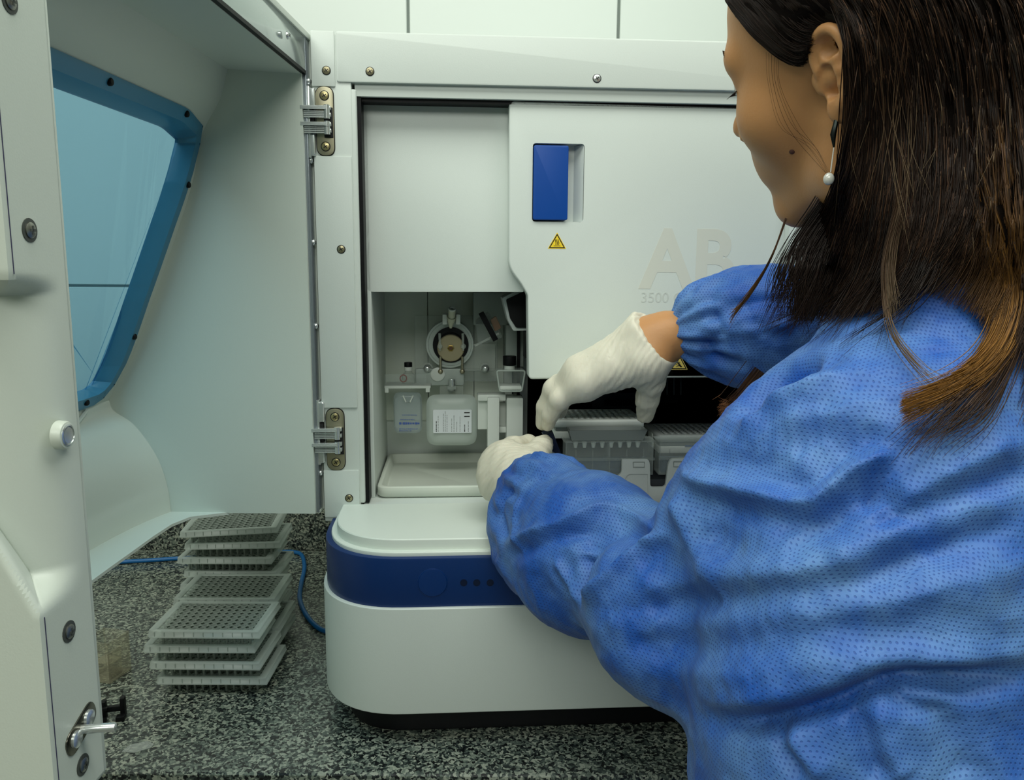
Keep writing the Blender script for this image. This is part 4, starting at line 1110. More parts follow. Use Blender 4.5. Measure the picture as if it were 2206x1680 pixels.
def vnormals(V, Fc):
    a, b_, c = V[Fc[:, 0]], V[Fc[:, 1]], V[Fc[:, 2]]; N = np.cross(b_-a, c-a)
    if Fc.shape[1] == 4: N = N+np.cross(c-a, V[Fc[:, 3]]-a)
    out = np.zeros_like(V)
    for k in range(Fc.shape[1]):
        for j in range(3): out[:, j] += np.bincount(Fc[:, k], N[:, j], len(V))
    return out/np.maximum(np.linalg.norm(out, axis=1), 1e-12)[:, None]
def proj(V):
    q = V-np.array(CAM); d = q@np.array(_f); return CX+F*(q@np.array(_r))/d, CY-F*(q@np.array(_u))/d, d
def PT(px, py, Y): return np.array(at_y(px, py, Y))
# ---- the pose: joints
SH_L, EL_L, WR_L = PT(1880, 975, .53), V3((.140, .600, 1.118)), PT(1135, 1050, .800)
SH_R, EL_R, WR_R = V3((.413, .676, 1.32)), V3((.43, .83, 1.325)), PT(1436, 719, .842)
NECK = V3((.293, .575, 1.395)); CHEST = V3((.285, .565, 1.24)); HIP = V3((.255, .50, .99))
TF = V3((-.66, .75, 0)); TL = V3((-.75, -.66, 0)); UP = V3((0, 0, 1))
TAX = [TF, TL, UP]
SKIN = mat('skin', (184, 134, 86), .5, sss=.12, var=.05, vscale=40, bump=.15, bscale=500)
# fingers: px, py, Y of the joints
RH = {'index': [(1262, 826, 0.847), (1206, 860, 0.855), (1186, 892, 0.868), (1180, 914, 0.878)],
      'middle': [(1252, 804, 0.861), (1193, 838, 0.875), (1174, 876, 0.885), (1169, 912, 0.893)],
      'ring': [(1262, 800, 0.868), (1204, 828, 0.891), (1184, 862, 0.903), (1181, 900, 0.911)],
      'pinky': [(1282, 806, 0.875), (1236, 830, 0.903), (1215, 860, 0.916), (1208, 888, 0.921)],
      'thumb': [(1394, 782, 0.829), (1402, 822, 0.841), (1395, 860, 0.858), (1390, 893, 0.875)]}
LH = {'index': [(1088, 988, 0.839), (1106, 962, 0.864), (1138, 954, 0.884), (1164, 960, 0.896)],
      'middle': [(1074, 1002, 0.842), (1086, 977, 0.869), (1118, 970, 0.889), (1150, 974, 0.899)],
      'ring': [(1068, 1024, 0.836), (1076, 1002, 0.864), (1103, 992, 0.884), (1135, 992, 0.894)],
      'pinky': [(1070, 1046, 0.826), (1076, 1028, 0.852), (1098, 1014, 0.869), (1126, 1012, 0.879)],
      'thumb': [(1132, 1016, 0.819), (1152, 985, 0.839), (1164, 966, 0.859), (1173, 955, 0.877)]}
def hand_prims(Hd, wr, el, g=0.0, cf=.02):
    """wrist, palm fan and five fingers; g = glove thickness"""
    J = {k: [PT(*q) for q in v] for k, v in Hd.items()}; out = []
    mc = [J[k][0] for k in ('index', 'middle', 'ring', 'pinky')]
    ax = (wr-el)/np.linalg.norm(wr-el)
    out += [(s_cap(wr-ax*.05 if g == 0 else wr-ax*cf, wr, .0240+g, .0240+g), .02)]
    for k, r0 in zip(('index', 'middle', 'ring', 'pinky'), (.0158, .0158, .0148, .0130)):
        base = wr+(J[k][0]-wr)*.25; out.append((s_cap(base, J[k][0], .0205+g, r0+g), .016))
    out += [(s_cap(mc[0], mc[1], .0148+g), .010), (s_cap(mc[1], mc[2], .0145+g), .010), (s_cap(mc[2], mc[3], .0130+g), .010)]
    out.append((s_cap(wr+(J['thumb'][0]-wr)*.3, J['thumb'][0], .0200+g, .0165+g), .018))
    out.append((s_cap(J['thumb'][0], mc[0]*.55+J['thumb'][0]*.45, .0150+g, .0130+g), .018))
    fr = {'index': (.0100, .0088, .0077, .0064), 'middle': (.0102, .0090, .0079, .0066), 'ring': (.0096, .0085, .0074, .0063), 'pinky': (.0086, .0076, .0067, .0056), 'thumb': (.0140, .0122, .0108, .0084)}
    for k, p in J.items():
        r_ = fr[k]
        for i in range(3): out.append((s_cap(p[i], p[i+1], r_[i]+g, r_[i+1]+g), .0035 if i else .012))
        out.append((s_ell(p[1], (r_[1]+g+.0012,)*3), .004))
    return out, J
hr_body, JR = hand_prims(RH, WR_R, EL_R); hl_body, JL = hand_prims(LH, WR_L, EL_L)
def bounds(pts, m_): pts = np.array(pts); return pts.min(0)-m_, pts.max(0)+m_
parts_V, parts_F, nV = [], [], 0
def add_part(V, Fc):
    global nV
    parts_V.append(V); parts_F.append(Fc+nV); nV += len(V)
# body under the clothes: trunk, arms, legs, feet
body_prims = [(s_ell(CHEST+TF*.01+V3((.012, 0, -.045)), (.085, .130, .14), TAX), .04), (s_ell((CHEST+HIP)/2+V3((.01, 0, 0)), (.080, .118, .15), TAX), .04), (s_ell(HIP+V3((.034, 0, 0)), (.092, .130, .12), TAX), .04),
    (s_cap(NECK-UP*.03, H(-.012, 0, -.035), .054, .050), .04), (s_cap(NECK-UP*.05, SH_L, .036, .036), .04), (s_cap(NECK-UP*.04, SH_R, .038, .038), .04)]
body_prims += chain([SH_L, EL_L, WR_L], [.036, .034, .026], .025) + chain([SH_R, EL_R, WR_R], [.036, .034, .0235], .025)
for s in (-1, 1):
    hp = HIP+V3((.036, 0, 0))+TL*.078*s-UP*.05; kn = V3((hp[0], hp[1], .50))+TF*.03; an = V3((hp[0], hp[1], .085)); 
    body_prims += chain([hp, kn, an], [.074, .052, .036], .03) + [(s_cap(an-UP*.035-TF*.03, an-UP*.05+TF*.13, .036, .028), .03)]
lo, hi = (.0, .28, .0), (.62, 1.12, 1.56)
def fbody(P): return union(body_prims, P)
Vb, Fb = surface_nets(fbody, lo, hi, .0085); Vb = laplace(Vb, Fb, 2)
Vb[:, 2] = np.maximum(Vb[:, 2], .0005)
# keep the trunk clear of the worktop
add_part(Vb, Fb)
for prims, J, wr in ((hr_body, JR, WR_R), (hl_body, JL, WR_L)):
    lo, hi = bounds([q for v in J.values() for q in v]+[wr], .04)
    Vh, Fh = surface_nets(lambda P: union(prims, P), lo, hi, .0026); add_part(Vh, Fh)
# head and face
def head_field(P):
    pr_ = [(s_ell(H(.000, 0, .046), (.098, .077, .085), [HF, HL, HU]), .01), (s_ell(H(.045, 0, -.018), (.056, .060, .070), [HF, HL, HU]), .03),
           (s_ell(H(.078, 0, -.052), (.024, .029, .028), [HF, HL, HU]), .02)]
    for s in (-1, 1):
        pr_ += [(s_cap(H(.0, s*.054, -.035), H(.012, s*.050, -.062), .016, .015), .02), (s_cap(H(.012, s*.050, -.062), H(.074, s*.012, -.090), .015, .014), .018),
                (s_ell(H(.062, s*.042, -.015), (.024, .022, .022), [HF, HL, HU]), .02), (s_cap(H(.092, s*.008, .030), H(.078, s*.042, .033), .0095, .010), .015),
                (s_ell(H(.098, s*.033, .013), (.011, .015, .010), [HF, HL, HU]), .008, 'sub'), (s_ell(H(.078, s*.032, .013), (.0125,)*3), .004),
                (s_cap(H(.087, s*.020, .019), H(.080, s*.045, .017), .0040), .004)]
    pr_ += [(s_cap(H(.092, 0, .020), H(.1095, 0, -.012), .0065, .0080), .012), (s_ell(H(.1130, 0, -.0185), (.0088, .0085, .0078), [HF, HL, HU]), .008)]
    for s in (-1, 1): pr_ += [(s_ell(H(.103, s*.0105, -.0245), (.009, .0062, .0065), [HF, HL, HU]), .005), (s_cap(H(.0985, 0, -.0500), H(.086, s*.020, -.0555), .0062, .004), .005), (s_cap(H(.0975, 0, -.0600), H(.086, s*.019, -.0580), .0068, .004), .005)]
    pr_ += [(s_ell(H(.0795, 0, -.0880), (.0170, .018, .0165), [HF, HL, HU]), .014), (s_cap(H(-.014, 0, -.02), NECK+UP*.0, .050, .054), .025)]
    return union(pr_, P)
lo, hi = bounds([H(a, b_, c) for a in (-.105, .13) for b_ in (-.085, .085) for c in (-.13, .14)], .0)
Vh, Fh = surface_nets(head_field, lo, hi, .0026); Vh = laplace(Vh, Fh, 1, .4); add_part(Vh, Fh)
# ears
for s in (1, -1):
    def E(u, v, w_=0): u, v, w_ = u*.9, v*.9+.001, w_*.9; return H(-.004+u*.93-w_*.35, s*(.0765+u*-.42+w_*.93), v)      # u forward, v up, w outward
    hel = [(q.x, q.y) for q in spline([(.010, .004, 0), (.013, .016, 0), (.009, .028, 0), (-.003, .033, 0), (-.014, .028, 0), (-.019, .016, 0), (-.018, .002, 0), (-.014, -.011, 0), (-.007, -.021, 0)], 4)]
    Pr = chain([E(u, v, .006) for u, v in hel], [.0034]*len(hel), .0015)
    Pr = [(s_ell(E(-.003, .006, .002), (.0150, .0045, .0270), [HF*.93-HL*s*.38, HL*s*.93+HF*.38, HU]), .004)] + Pr + [(s_ell(E(-.002, -.024, .004), (.0085, .0042, .0095), [HF, HL, HU]), .006)]
    Pr += chain([E(-.002, .020, .003), E(-.008, .012, .005), E(-.0095, .003, .0055), E(-.0085, -.006, .0055), E(-.002, -.013, .005)], [.0028, .0030, .0030, .0028, .0026], .003)
    Pr += [(s_ell(E(.002, -.003, .0060), (.0088, .0085, .0115), [HF, HL, HU]), .002, 'sub'), (s_ell(E(-.002, .020, .0075), (.0090, .0060, .0068), [HF, HL, HU]), .002, 'sub'), (s_cap(E(.0115, .001, .001), E(.0115, -.007, .002), .0032), .003),
           (s_cap(E(.006, 0, -.009), E(-.006, 0, -.010), .010, .010), .005)]
    lo, hi = bounds([E(u, v, w_) for u in (-.028, .022) for v in (-.042, .042) for w_ in (-.008, .018)], 0)
    Ve, Fe = surface_nets(lambda P: union(Pr, P), lo, hi, .0013); Ve = laplace(Ve, Fe, 1, .4); add_part(Ve, Fe)
person = np_mesh('person', np.concatenate(parts_V), np.concatenate(parts_F), SKIN)
org = V3((HIP[0], HIP[1], 0)); person.data.transform(Matrix.Translation(-Vector(org))); person.location = Vector(org)
tag(person, 'woman with long brown hair in a blue disposable gown and white gloves, seen from behind', 'person')
def pchild(name, V, Fc, mt, **k):
    o = np_mesh(name, V-org, Fc, mt, person); return o

# ---- gloves
GLOVE = mat('latex', (212, 208, 190), .48, sss=.08, var=.04, vscale=30)
def glove_bump(m):
    n = m.node_tree.nodes; l = m.node_tree.links; b = n['Principled BSDF']
    tc = n.new('ShaderNodeTexCoord'); mp = n.new('ShaderNodeMapping'); mp.inputs['Rotation'].default_value = (0, math.radians(-38), 0); mp.inputs['Scale'].default_value = (1, 1, .22)
    l.new(tc.outputs['Object'], mp.inputs[0]); wv = n.new('ShaderNodeTexNoise'); wv.inputs['Scale'].default_value = 170; wv.inputs['Detail'].default_value = 2.5; wv.inputs['Distortion'].default_value = .6
    l.new(mp.outputs[0], wv.inputs['Vector']); bp = n.new('ShaderNodeBump'); bp.inputs['Strength'].default_value = .4; bp.inputs['Distance'].default_value = .0018
    l.new(wv.outputs[0], bp.inputs['Height']); l.new(bp.outputs[0], b.inputs['Normal'])
glove_bump(GLOVE)
for Hd, wr, el, nm, cuff in ((RH, WR_R, EL_R, 'glove', .006), (LH, WR_L, EL_L, 'glove', .02)):
    prims, J = hand_prims(Hd, wr, el, .0016, -.020 if Hd is RH else .045)
    ax = (wr-el)/np.linalg.norm(wr-el)
    if nm == 'glove' and Hd is RH:
        prims.append((s_cap(wr+ax*.012, wr+ax*.004, .0285, .0300), .008))
    c0 = wr-ax*(-.014 if Hd is RH else .045)
    cn = ax
    if Hd is RH:
        c0 = PT(1416, 722, .845); cn = PT(1340, 786, .865)-c0; cn = cn/np.linalg.norm(cn)
    def gf(P): return smax(union(prims, P), -((P-c0)@cn), .0015)
    lo, hi = bounds([q for v in J.values() for q in v]+[wr], .042)
    Vg, Fg = surface_nets(gf, lo, hi, .0019); Vg = laplace(Vg, Fg, 2, .4)
    # creases that cross the back of the hand
    N = vnormals(Vg, Fg); q = Vg-wr; t = q@ax
    side = np.cross(ax, UP); side /= np.linalg.norm(side); s_ = q@side; hgt = q@np.cross(side, ax)
    ph = (t*1.0+s_*.35+hgt*.55)*2*math.pi/.0072; ph2 = (t*.9-s_*.5+hgt*.4)*2*math.pi/.017
    amp = .00038*np.clip((t-.0)/.02, 0, 1)*np.clip((.085-t)/.03, .25, 1)
    Vg = Vg+N*(amp*(np.sin(ph+3*np.sin(s_*160))+.9*np.sin(ph2+2*np.sin(hgt*120))))[:, None]
    g_ = pchild('glove', Vg, Fg, GLOVE)
# ---- face details
FE = lambda a, b_, c: Vector(H(a, b_, c)-org)
b = nb()
for s in (1, -1):
    for k in range(26):
        t = k/25; a0 = FE(.0895-.009*t**1.5, s*(.020+.026*t), .0125+.001*math.sin(t*3)); d1 = Vector(HF)*.008+Vector(HL)*s*(.002+.005*t)-Vector(HU)*.0035
        tube(b, [a0, a0+d1*.5, a0+d1-Vector(HU)*.001+Vector(HF)*.001], .00042, 4, taper=[1, .8, .3])
link('eyelashes', b, mat('lash_black', (12, 10, 10), .5), person)
b = nb()
for s in (1, -1):
    for k in range(160):
        t = random.random(); o_ = random.uniform(-.0028, .0028); a0 = FE(.1005-.014*t**1.6, s*(.010+.036*t), .0335+.006*math.sin(t*2.4)+o_); 
        d1 = Vector(HL)*s*.006-Vector(HF)*.0025*t+Vector(HU)*random.uniform(-.0005, .0015)
        tube(b, [a0, a0+d1], .00035, 4, taper=[1, .4])
link('eyebrows', b, mat('brow_brown', (40, 28, 20), .6), person)
b = nb(); b2 = nb()
for s in (1, -1): ball(b, FE(.0795, s*.032, .013), .0125, n=20); ball(b2, FE(.0870, s*.0335, .0115), .0058, n=16)
ey = link('eyes', b, mat('eye_white', (205, 200, 190), .2), person); link('iris', b2, mat('iris_brown', (50, 32, 20), .15), ey)
# mole on the cheek: where the photo shows it
bpy.context.view_layer.update()
def hit(o, px, py):
    """first point of o on the ray through the pixel (world)"""
    Mi = o.matrix_world.inverted(); og = Mi @ CAM; d = (Mi.to_3x3() @ ray(px, py)).normalized()
    ok, p, n_, i_ = o.ray_cast(og, d); return (o.matrix_world @ p, (o.matrix_world.to_3x3() @ n_).normalized()) if ok else (None, None)
p, n_ = hit(person, 1706, 327)
if p is not None:
    b = nb(); lathe(b, [(.0022, -.0004), (.0019, .0004), (.001, .0009), (0, .001)], p-Vector(org), n_, 14); link('mole', b, mat('mole_brown', (82, 52, 44), .6), person)
# earring: dark drop with a pearl
e0 = FE(-.004, .082, -.026); b = nb(); ball(b, e0, .0022, (.8, .8, 1.6)); 
tube(b, [e0, e0+Vector((-.002, -.001, -.010)), e0+Vector((-.001, -.001, -.018))], .0016, 8, taper=[1, 1.3, .4]); er = link('earring', b, mat('earring_dark', (30, 36, 34), .25, .8), person)
b = nb(); tube(b, [e0+Vector((-.001, -.001, -.018)), e0+Vector((-.002, -.001, -.034))], .0004, 6); ball(b, e0+Vector((-.003, -.001, -.0385)), .0036, (1, .9, 1.15)); link('pearl', b, mat('pearl', (205, 205, 198), .15, .1), er)
# ------------------------------------------------------------------ gown
def gown_mat():
    m = bpy.data.materials.new('gown_blue'); m.use_nodes = True; n = m.node_tree.nodes; l = m.node_tree.links; b = n['Principled BSDF']
    b.inputs['Roughness'].default_value = .55; b.inputs['Specular IOR Level'].default_value = .35; b.inputs['Sheen Weight'].default_value = .04
    tc = n.new('ShaderNodeTexCoord'); ge = n.new('ShaderNodeNewGeometry'); sp = n.new('ShaderNodeSeparateXYZ'); l.new(tc.outputs['Object'], sp.inputs[0])
    sn = n.new('ShaderNodeSeparateXYZ'); l.new(ge.outputs['Normal'], sn.inputs[0])
    def M_(op, a, b_=None, c=None, clamp=False):
        q = n.new('ShaderNodeMath'); q.operation = op; q.use_clamp = clamp
        for i, x in enumerate((a, b_, c)):
            if x is None: continue
            if isinstance(x, (int, float)): q.inputs[i].default_value = x
            else: l.new(x, q.inputs[i])
        return q.outputs[0]
    up = M_('GREATER_THAN', M_('ABSOLUTE', sn.outputs['Z']), .80)
    ns = n.new('ShaderNodeTexNoise'); ns.inputs['Scale'].default_value = 14; ns.inputs['Detail'].default_value = 2; l.new(tc.outputs['Object'], ns.inputs['Vector'])
    wob = M_('MULTIPLY', ns.outputs[0], .02)
    side_ = M_('GREATER_THAN', M_('ABSOLUTE', sn.outputs['X']), M_('MULTIPLY', M_('ABSOLUTE', sn.outputs['Y']), 1.25))
    side_ = M_('MULTIPLY', side_, M_('SUBTRACT', 1, up))
    U = M_('ADD', M_('ADD', M_('MULTIPLY', sp.outputs['X'], M_('SUBTRACT', 1, side_)), M_('MULTIPLY', sp.outputs['Y'], side_)), wob)
    Vv = M_('ADD', M_('ADD', M_('MULTIPLY', sp.outputs['Z'], M_('SUBTRACT', 1, up)), M_('MULTIPLY', sp.outputs['Y'], up)), wob)
    a = .0027; k = 2*math.pi/(a*.866)
    c1 = M_('COSINE', M_('MULTIPLY', Vv, k)); 
    c2 = M_('COSINE', M_('ADD', M_('MULTIPLY', U, k*.866), M_('MULTIPLY', Vv, k*.5))); c3 = M_('COSINE', M_('SUBTRACT', M_('MULTIPLY', U, k*.866), M_('MULTIPLY', Vv, k*.5)))
    s = M_('ADD', M_('ADD', c1, c2), c3)
    dots = M_('MULTIPLY', M_('SUBTRACT', s, 1.1), .75, None, True)
    n2 = n.new('ShaderNodeTexNoise'); n2.inputs['Scale'].default_value = 16; n2.inputs['Detail'].default_value = 5; n2.inputs['Roughness'].default_value = .6; l.new(tc.outputs['Object'], n2.inputs['Vector'])
    cr = n.new('ShaderNodeValToRGB'); e = cr.color_ramp; e.elements[0].position = .36; e.elements[0].color = (*srgb((26, 82, 168)), 1); e.elements[1].position = .68; e.elements[1].color = (*srgb((86, 129, 186)), 1)
    l.new(n2.outputs[0], cr.inputs[0])
    mx = n.new('ShaderNodeMix'); mx.data_type = 'RGBA'; l.new(M_('MULTIPLY', dots, .55), mx.inputs[0]); l.new(cr.outputs[0], mx.inputs[6]); mx.inputs[7].default_value = (*srgb((14, 48, 128)), 1)
    l.new(mx.outputs[2], b.inputs['Base Color'])
    n3 = n.new('ShaderNodeTexNoise'); n3.inputs['Scale'].default_value = 30; n3.inputs['Detail'].default_value = 3; n3.inputs['Distortion'].default_value = 1.2; l.new(tc.outputs['Object'], n3.inputs['Vector'])
    b1 = n.new('ShaderNodeBump'); b1.inputs['Strength'].default_value = .35; b1.inputs['Distance'].default_value = .006; l.new(n3.outputs[0], b1.inputs['Height'])
    b2 = n.new('ShaderNodeBump'); b2.invert = True; b2.inputs['Strength'].default_value = .5; b2.inputs['Distance'].default_value = .0006; l.new(dots, b2.inputs['Height']); l.new(b1.outputs[0], b2.inputs['Normal'])
    l.new(b2.outputs[0], b.inputs['Normal'])
    return m
GOWN = gown_mat()
def lerp(a, b_, t): return a+(b_-a)*t
midL = lerp(EL_L, WR_L, .5); midU = lerp(SH_L, EL_L, .5)
gp = [(s_ell(CHEST+V3((.012, 0, -.045)), (.130, .172, .165), TAX), .02), (s_ell((CHEST+HIP)/2, (.125, .160, .19), TAX), .03), (s_ell(HIP+V3((.028, 0, 0)), (.140, .172, .18), TAX), .03),
      (s_ell(HIP+V3((.034, 0, 0))-UP*.28, (.150, .180, .36), TAX), .04),
      (s_cap(NECK-UP*.055, SH_L, .050, .064), .022), (s_cap(NECK-UP*.045, SH_R, .055, .062), .022), (s_cap(NECK-UP*.06, NECK-UP*.005, .062, .052), .02)]
gl = chain([SH_L, midU, EL_L, midL, lerp(EL_L, WR_L, .84), lerp(EL_L, WR_L, 1.0)], [.070, .064, .061, .056, .042, .031], .02)
gl += [(s_ell(PT(1692, 955, .55), (.038,)*3), .04), (s_ell(PT(1630, 1050, .56), (.037,)*3), .04), (s_ell(PT(1570, 1130, .58), (.040,)*3), .04), (s_ell(PT(1190, 1090, .79), (.030,)*3), .03), (s_ell(PT(1130, 1120, .782), (.033,)*3), .02), (s_ell(PT(1138, 1190, .735), (.030,)*3), .03), (s_ell(PT(1255, 1230, .70), (.055,)*3), .04)]
gl.append((s_ell(PT(1440, 1330, .59), (.055, .055, .05)), .04))
gl.append((s_ell(PT(1590, 1375, .58), (.055, .06, .05)), .05))
gl.append((s_ell(PT(1150, 1150, .775), (.034, .034, .036)), .03))
fr_ = PT(1515, 696, .836)
gr = chain([SH_R, EL_R, PT(1660, 706, .832), PT(1585, 700, .834), fr_], [.065, .062, .060, .054, .034], .02)
def gfield(P):
    t = union(gp, P); a = union(gl, P); c = union(gr, P)
    return smin(smin(t, a, .022), c, .02)
glo, ghi = (-.06, .27, .46), (.60, .97, 1.46)
Vg, Fg = surface_nets(gfield, glo, ghi, .0048)
Vg = laplace(Vg, Fg, 2, .5)
# one level of smooth refinement: split every quad in four
def refine(V, Fq):
    E_ = np.sort(np.concatenate([Fq[:, [i, (i+1) % 4]] for i in range(4)]), axis=1)
    key = E_[:, 0].astype(np.int64)*len(V)+E_[:, 1]; uq, inv = np.unique(key, return_inverse=True)
    ea, eb = uq//len(V), uq % len(V); em = (V[ea]+V[eb])/2; fm = V[Fq].mean(1); n0, n1 = len(V), len(V)+len(em)
    q = len(Fq); e = [inv[i*q:(i+1)*q]+n0 for i in range(4)]; f = np.arange(q)+n1
    out = [np.stack([Fq[:, i], e[i], f, e[i-1]], 1) for i in range(4)]
    return np.concatenate([V, em, fm]), np.concatenate(out)
# only what the picture can show needs the finer mesh: z above the bench level
Vg, Fg = refine(Vg, Fg); Vg = laplace(Vg, Fg, 2, .5)
tmp = np_mesh('t', Vg, Fg, GOWN)
bpy.context.view_layer.update()
def surf_pts(px_pts, n=8):
    P_ = [q for q in spline([(x, y, 0) for x, y in px_pts], n)]; out = []
    for q in P_:
        p, nn = hit(tmp, q.x, q.y)
        if p is not None: out.append(tuple(p))
    return np.array(out)
# creases: picture polyline, half width (m), height (m, + ridge, - valley)
FOLDS = [
 ([(1473, 1013), (1507, 1037), (1607, 1062), (1733, 1085), (1773, 1067), (1840, 1013), (1900, 987), (1935, 985)], .007, .0105),
 ([(1500, 1060), (1600, 1095), (1740, 1118), (1800, 1095), (1880, 1045), (1940, 1040)], .010, -.0095),
 ([(1560, 990), (1640, 1012), (1725, 1040), (1790, 1000), (1860, 950)], .011, -.006),
 ([(1450, 1075), (1480, 1120), (1510, 1180), (1560, 1240)], .011, .009),
 ([(1540, 1120), (1560, 1165), (1650, 1180), (1760, 1150), (1900, 1130)], .015, -.006),
 ([(1440, 1150), (1380, 1195), (1320, 1250), (1262, 1298)], .0055, .012),
 ([(1300, 1315), (1420, 1300), (1560, 1285), (1700, 1270), (1850, 1245), (2010, 1190), (2206, 1120)], .010, -.009),
 ([(1350, 1290), (1480, 1262), (1620, 1245), (1780, 1225), (1900, 1190)], .011, .006),
 ([(1093, 1173), (1160, 1145), (1240, 1115), (1307, 1093), (1373, 1120), (1420, 1150)], .0045, .0065),
 ([(1100, 1195), (1180, 1170), (1300, 1125)], .007, -.006),
 ([(1262, 1190), (1258, 1240), (1254, 1298)], .0065, -.013),
 ([(1262, 1195), (1300, 1150), (1370, 1150), (1400, 1180)], .014, -.009),
 ([(1195, 1205), (1225, 1250), (1252, 1300)], .0045, .006),
 ([(1090, 1170), (1080, 1100), (1110, 1040)], .005, -.005),
 ([(1130, 1200), (1110, 1130), (1130, 1060)], .004, .004),
 ([(1240, 1375), (1380, 1395), (1507, 1396), (1680, 1380), (1840, 1360), (2080, 1350)], .013, -.006),
 ([(1420, 1440), (1600, 1452), (1780, 1420), (1900, 1400)], .012, .004),
 ([(1520, 1548), (1600, 1560), (1673, 1545), (1750, 1525), (1827, 1498), (1907, 1464), (1987, 1458), (2090, 1462), (2206, 1446)], .0075, -.020),
 ([(1560, 1520), (1673, 1515), (1760, 1495), (1850, 1462), (1907, 1440), (2000, 1430), (2206, 1415)], .008, .010),
 ([(1907, 1462), (1925, 1495), (1960, 1520), (2060, 1540)], .005, -.007),
 ([(1673, 1560), (1690, 1620), (1740, 1680)], .006, -.007), ([(1700, 1560), (1725, 1620), (1780, 1680)], .007, .005),
 ([(1847, 1520), (1875, 1620), (1905, 1680)], .006, -.008), ([(1880, 1520), (1915, 1620), (1950, 1680)], .008, .005),
 ([(2040, 1540), (2050, 1600), (2080, 1680)], .008, -.004),
 ([(1612, 905), (1630, 850), (1665, 815), (1710, 798), (1765, 790)], .012, -.020),
 ([(1590, 950), (1640, 880), (1700, 850), (1760, 830), (1830, 800)], .009, .008),
 ([(1673, 962), (1773, 940), (1873, 950), (1960, 1020)], .012, -.006),
 ([(1660, 925), (1760, 900), (1880, 912), (1980, 975)], .012, .004),
 ([(1933, 1088), (2007, 1045), (2100, 1000), (2206, 950)], .009, .007), ([(1940, 1125), (2020, 1085), (2120, 1040), (2206, 1000)], .010, -.007),
 ([(1935, 1090), (1900, 1075), (1850, 1070)], .006, -.006), ([(1940, 1095), (1925, 1110), (1880, 1125)], .005, -.005),
 ([(1773, 1190), (1873, 1170), (2000, 1120), (2206, 1060)], .010, .004),
 ([(1700, 1330), (1850, 1310), (2000, 1270), (2206, 1220)], .012, .004),
 ([(1520, 640), (1560, 655), (1640, 650), (1720, 640)], .007, -.005), ([(1500, 700), (1570, 715), (1660, 705), (1740, 690)], .006, .004),
 ([(1510, 740), (1550, 770), (1610, 790)], .008, -.007), ([(1520, 660), (1545, 690), (1555, 730)], .006, -.006), ([(1600, 640), (1620, 690), (1660, 720)], .005, -.003),
]
N = vnormals(Vg, Fg); disp = np.zeros(len(Vg))
for pl2, wd_, am in FOLDS:
    S_ = surf_pts(pl2)
    if len(S_) < 3: continue
    lo, hi = S_.min(0)-wd_*3, S_.max(0)+wd_*3
    idx = np.where(((Vg > lo) & (Vg < hi)).all(1))[0]
    if not len(idx): continue
    P_ = Vg[idx]; best = np.full(len(idx), 1e9); tt = np.zeros(len(idx))
    for i in range(len(S_)-1):
        a, b_ = S_[i], S_[i+1]; ba = b_-a; L2 = ba@ba+1e-12
        if L2 > .03**2: continue
        h = np.clip(((P_-a)@ba)/L2, 0, 1); d = np.linalg.norm(P_-a-h[:, None]*ba, axis=1)
        m_ = d < best; best[m_] = d[m_]; tt[m_] = (i+h[m_])/(len(S_)-1)
    env = np.clip(np.minimum(tt, 1-tt)*6+.15, 0, 1)
    x = best/wd_
    disp[idx] += am*env*(np.exp(-x**2) if am < 0 else np.exp(-np.abs(x)**1.5))
# broad soft undulation and crumple, plus gathers at the elastic cuffs
def fnoise(P, sc, seed):
    r_ = np.random.default_rng(seed); v = np.zeros(len(P))
    for i in range(7):
        k = r_.normal(size=3); k /= np.linalg.norm(k); v += np.sin(P@k*sc*r_.uniform(.6, 1.5)+r_.uniform(0, 6.28)+1.3*np.sin(P@np.roll(k, 1)*sc*.7+i))
    return v/7
disp += .0035*fnoise(Vg, 55, 1) + .0018*(1-2*np.abs(fnoise(Vg, 110, 2))) + .0010*(1-2*np.abs(fnoise(Vg, 230, 3)))
for wr, el, amp_ in ((WR_R, EL_R, .0026), (WR_L, EL_L, .0022)):
    ax = (el-wr)/np.linalg.norm(el-wr); q = Vg-wr; t = q@ax; sd = np.cross(ax, UP); sd /= np.linalg.norm(sd); up_ = np.cross(sd, ax)
    rr_ = np.linalg.norm(q-t[:, None]*ax, axis=1); an = np.arctan2(q@up_, q@sd); m_ = (rr_ < .075) & (t < .10) & (t > -.03)
    disp += np.where(m_, amp_*np.exp(-((t-.03)/.03)**2)*(np.sin(an*13+np.sin(t*90))+.5*np.sin(an*21+2)), 0)
Vg = Vg+N*disp[:, None]
Vg = laplace(Vg, Fg, 1, .3)
# the cloth rests on the deck instead of passing through it
q = Vg-np.array(IO); lu, lw = q@np.array(IU), q@np.array(IW); lv = q[:, 2]
e_ = .010; dx_, dz_ = (WF-lw), (lv-VB)            # outside distances in front of and above the base
near = (lu > UB0-.012) & (lu < U1+.012) & (lv > -.02)
K_ = .06; rx_, rz_ = np.maximum(dx_+K_, 0), np.maximum(dz_+K_, 0); nn_ = (rx_**6+rz_**6)**(1/6)
fac = np.where(near & (nn_ < K_+e_), (K_+e_)/np.maximum(nn_, 1e-4), 1); fac = np.minimum(fac, 8)
Vg[:, 2] += rz_*(fac-1); Vg -= np.array(IW)*(rx_*(fac-1))[:, None]
# and clear of the worktop edge
mb = (Vg[:, 1] > YF-.006) & (Vg[:, 2] < BZ+.004)
Vg[mb, 1] = YF-.006
bpy.data.objects.remove(tmp)
gown = pchild('gown', Vg, Fg, GOWN)
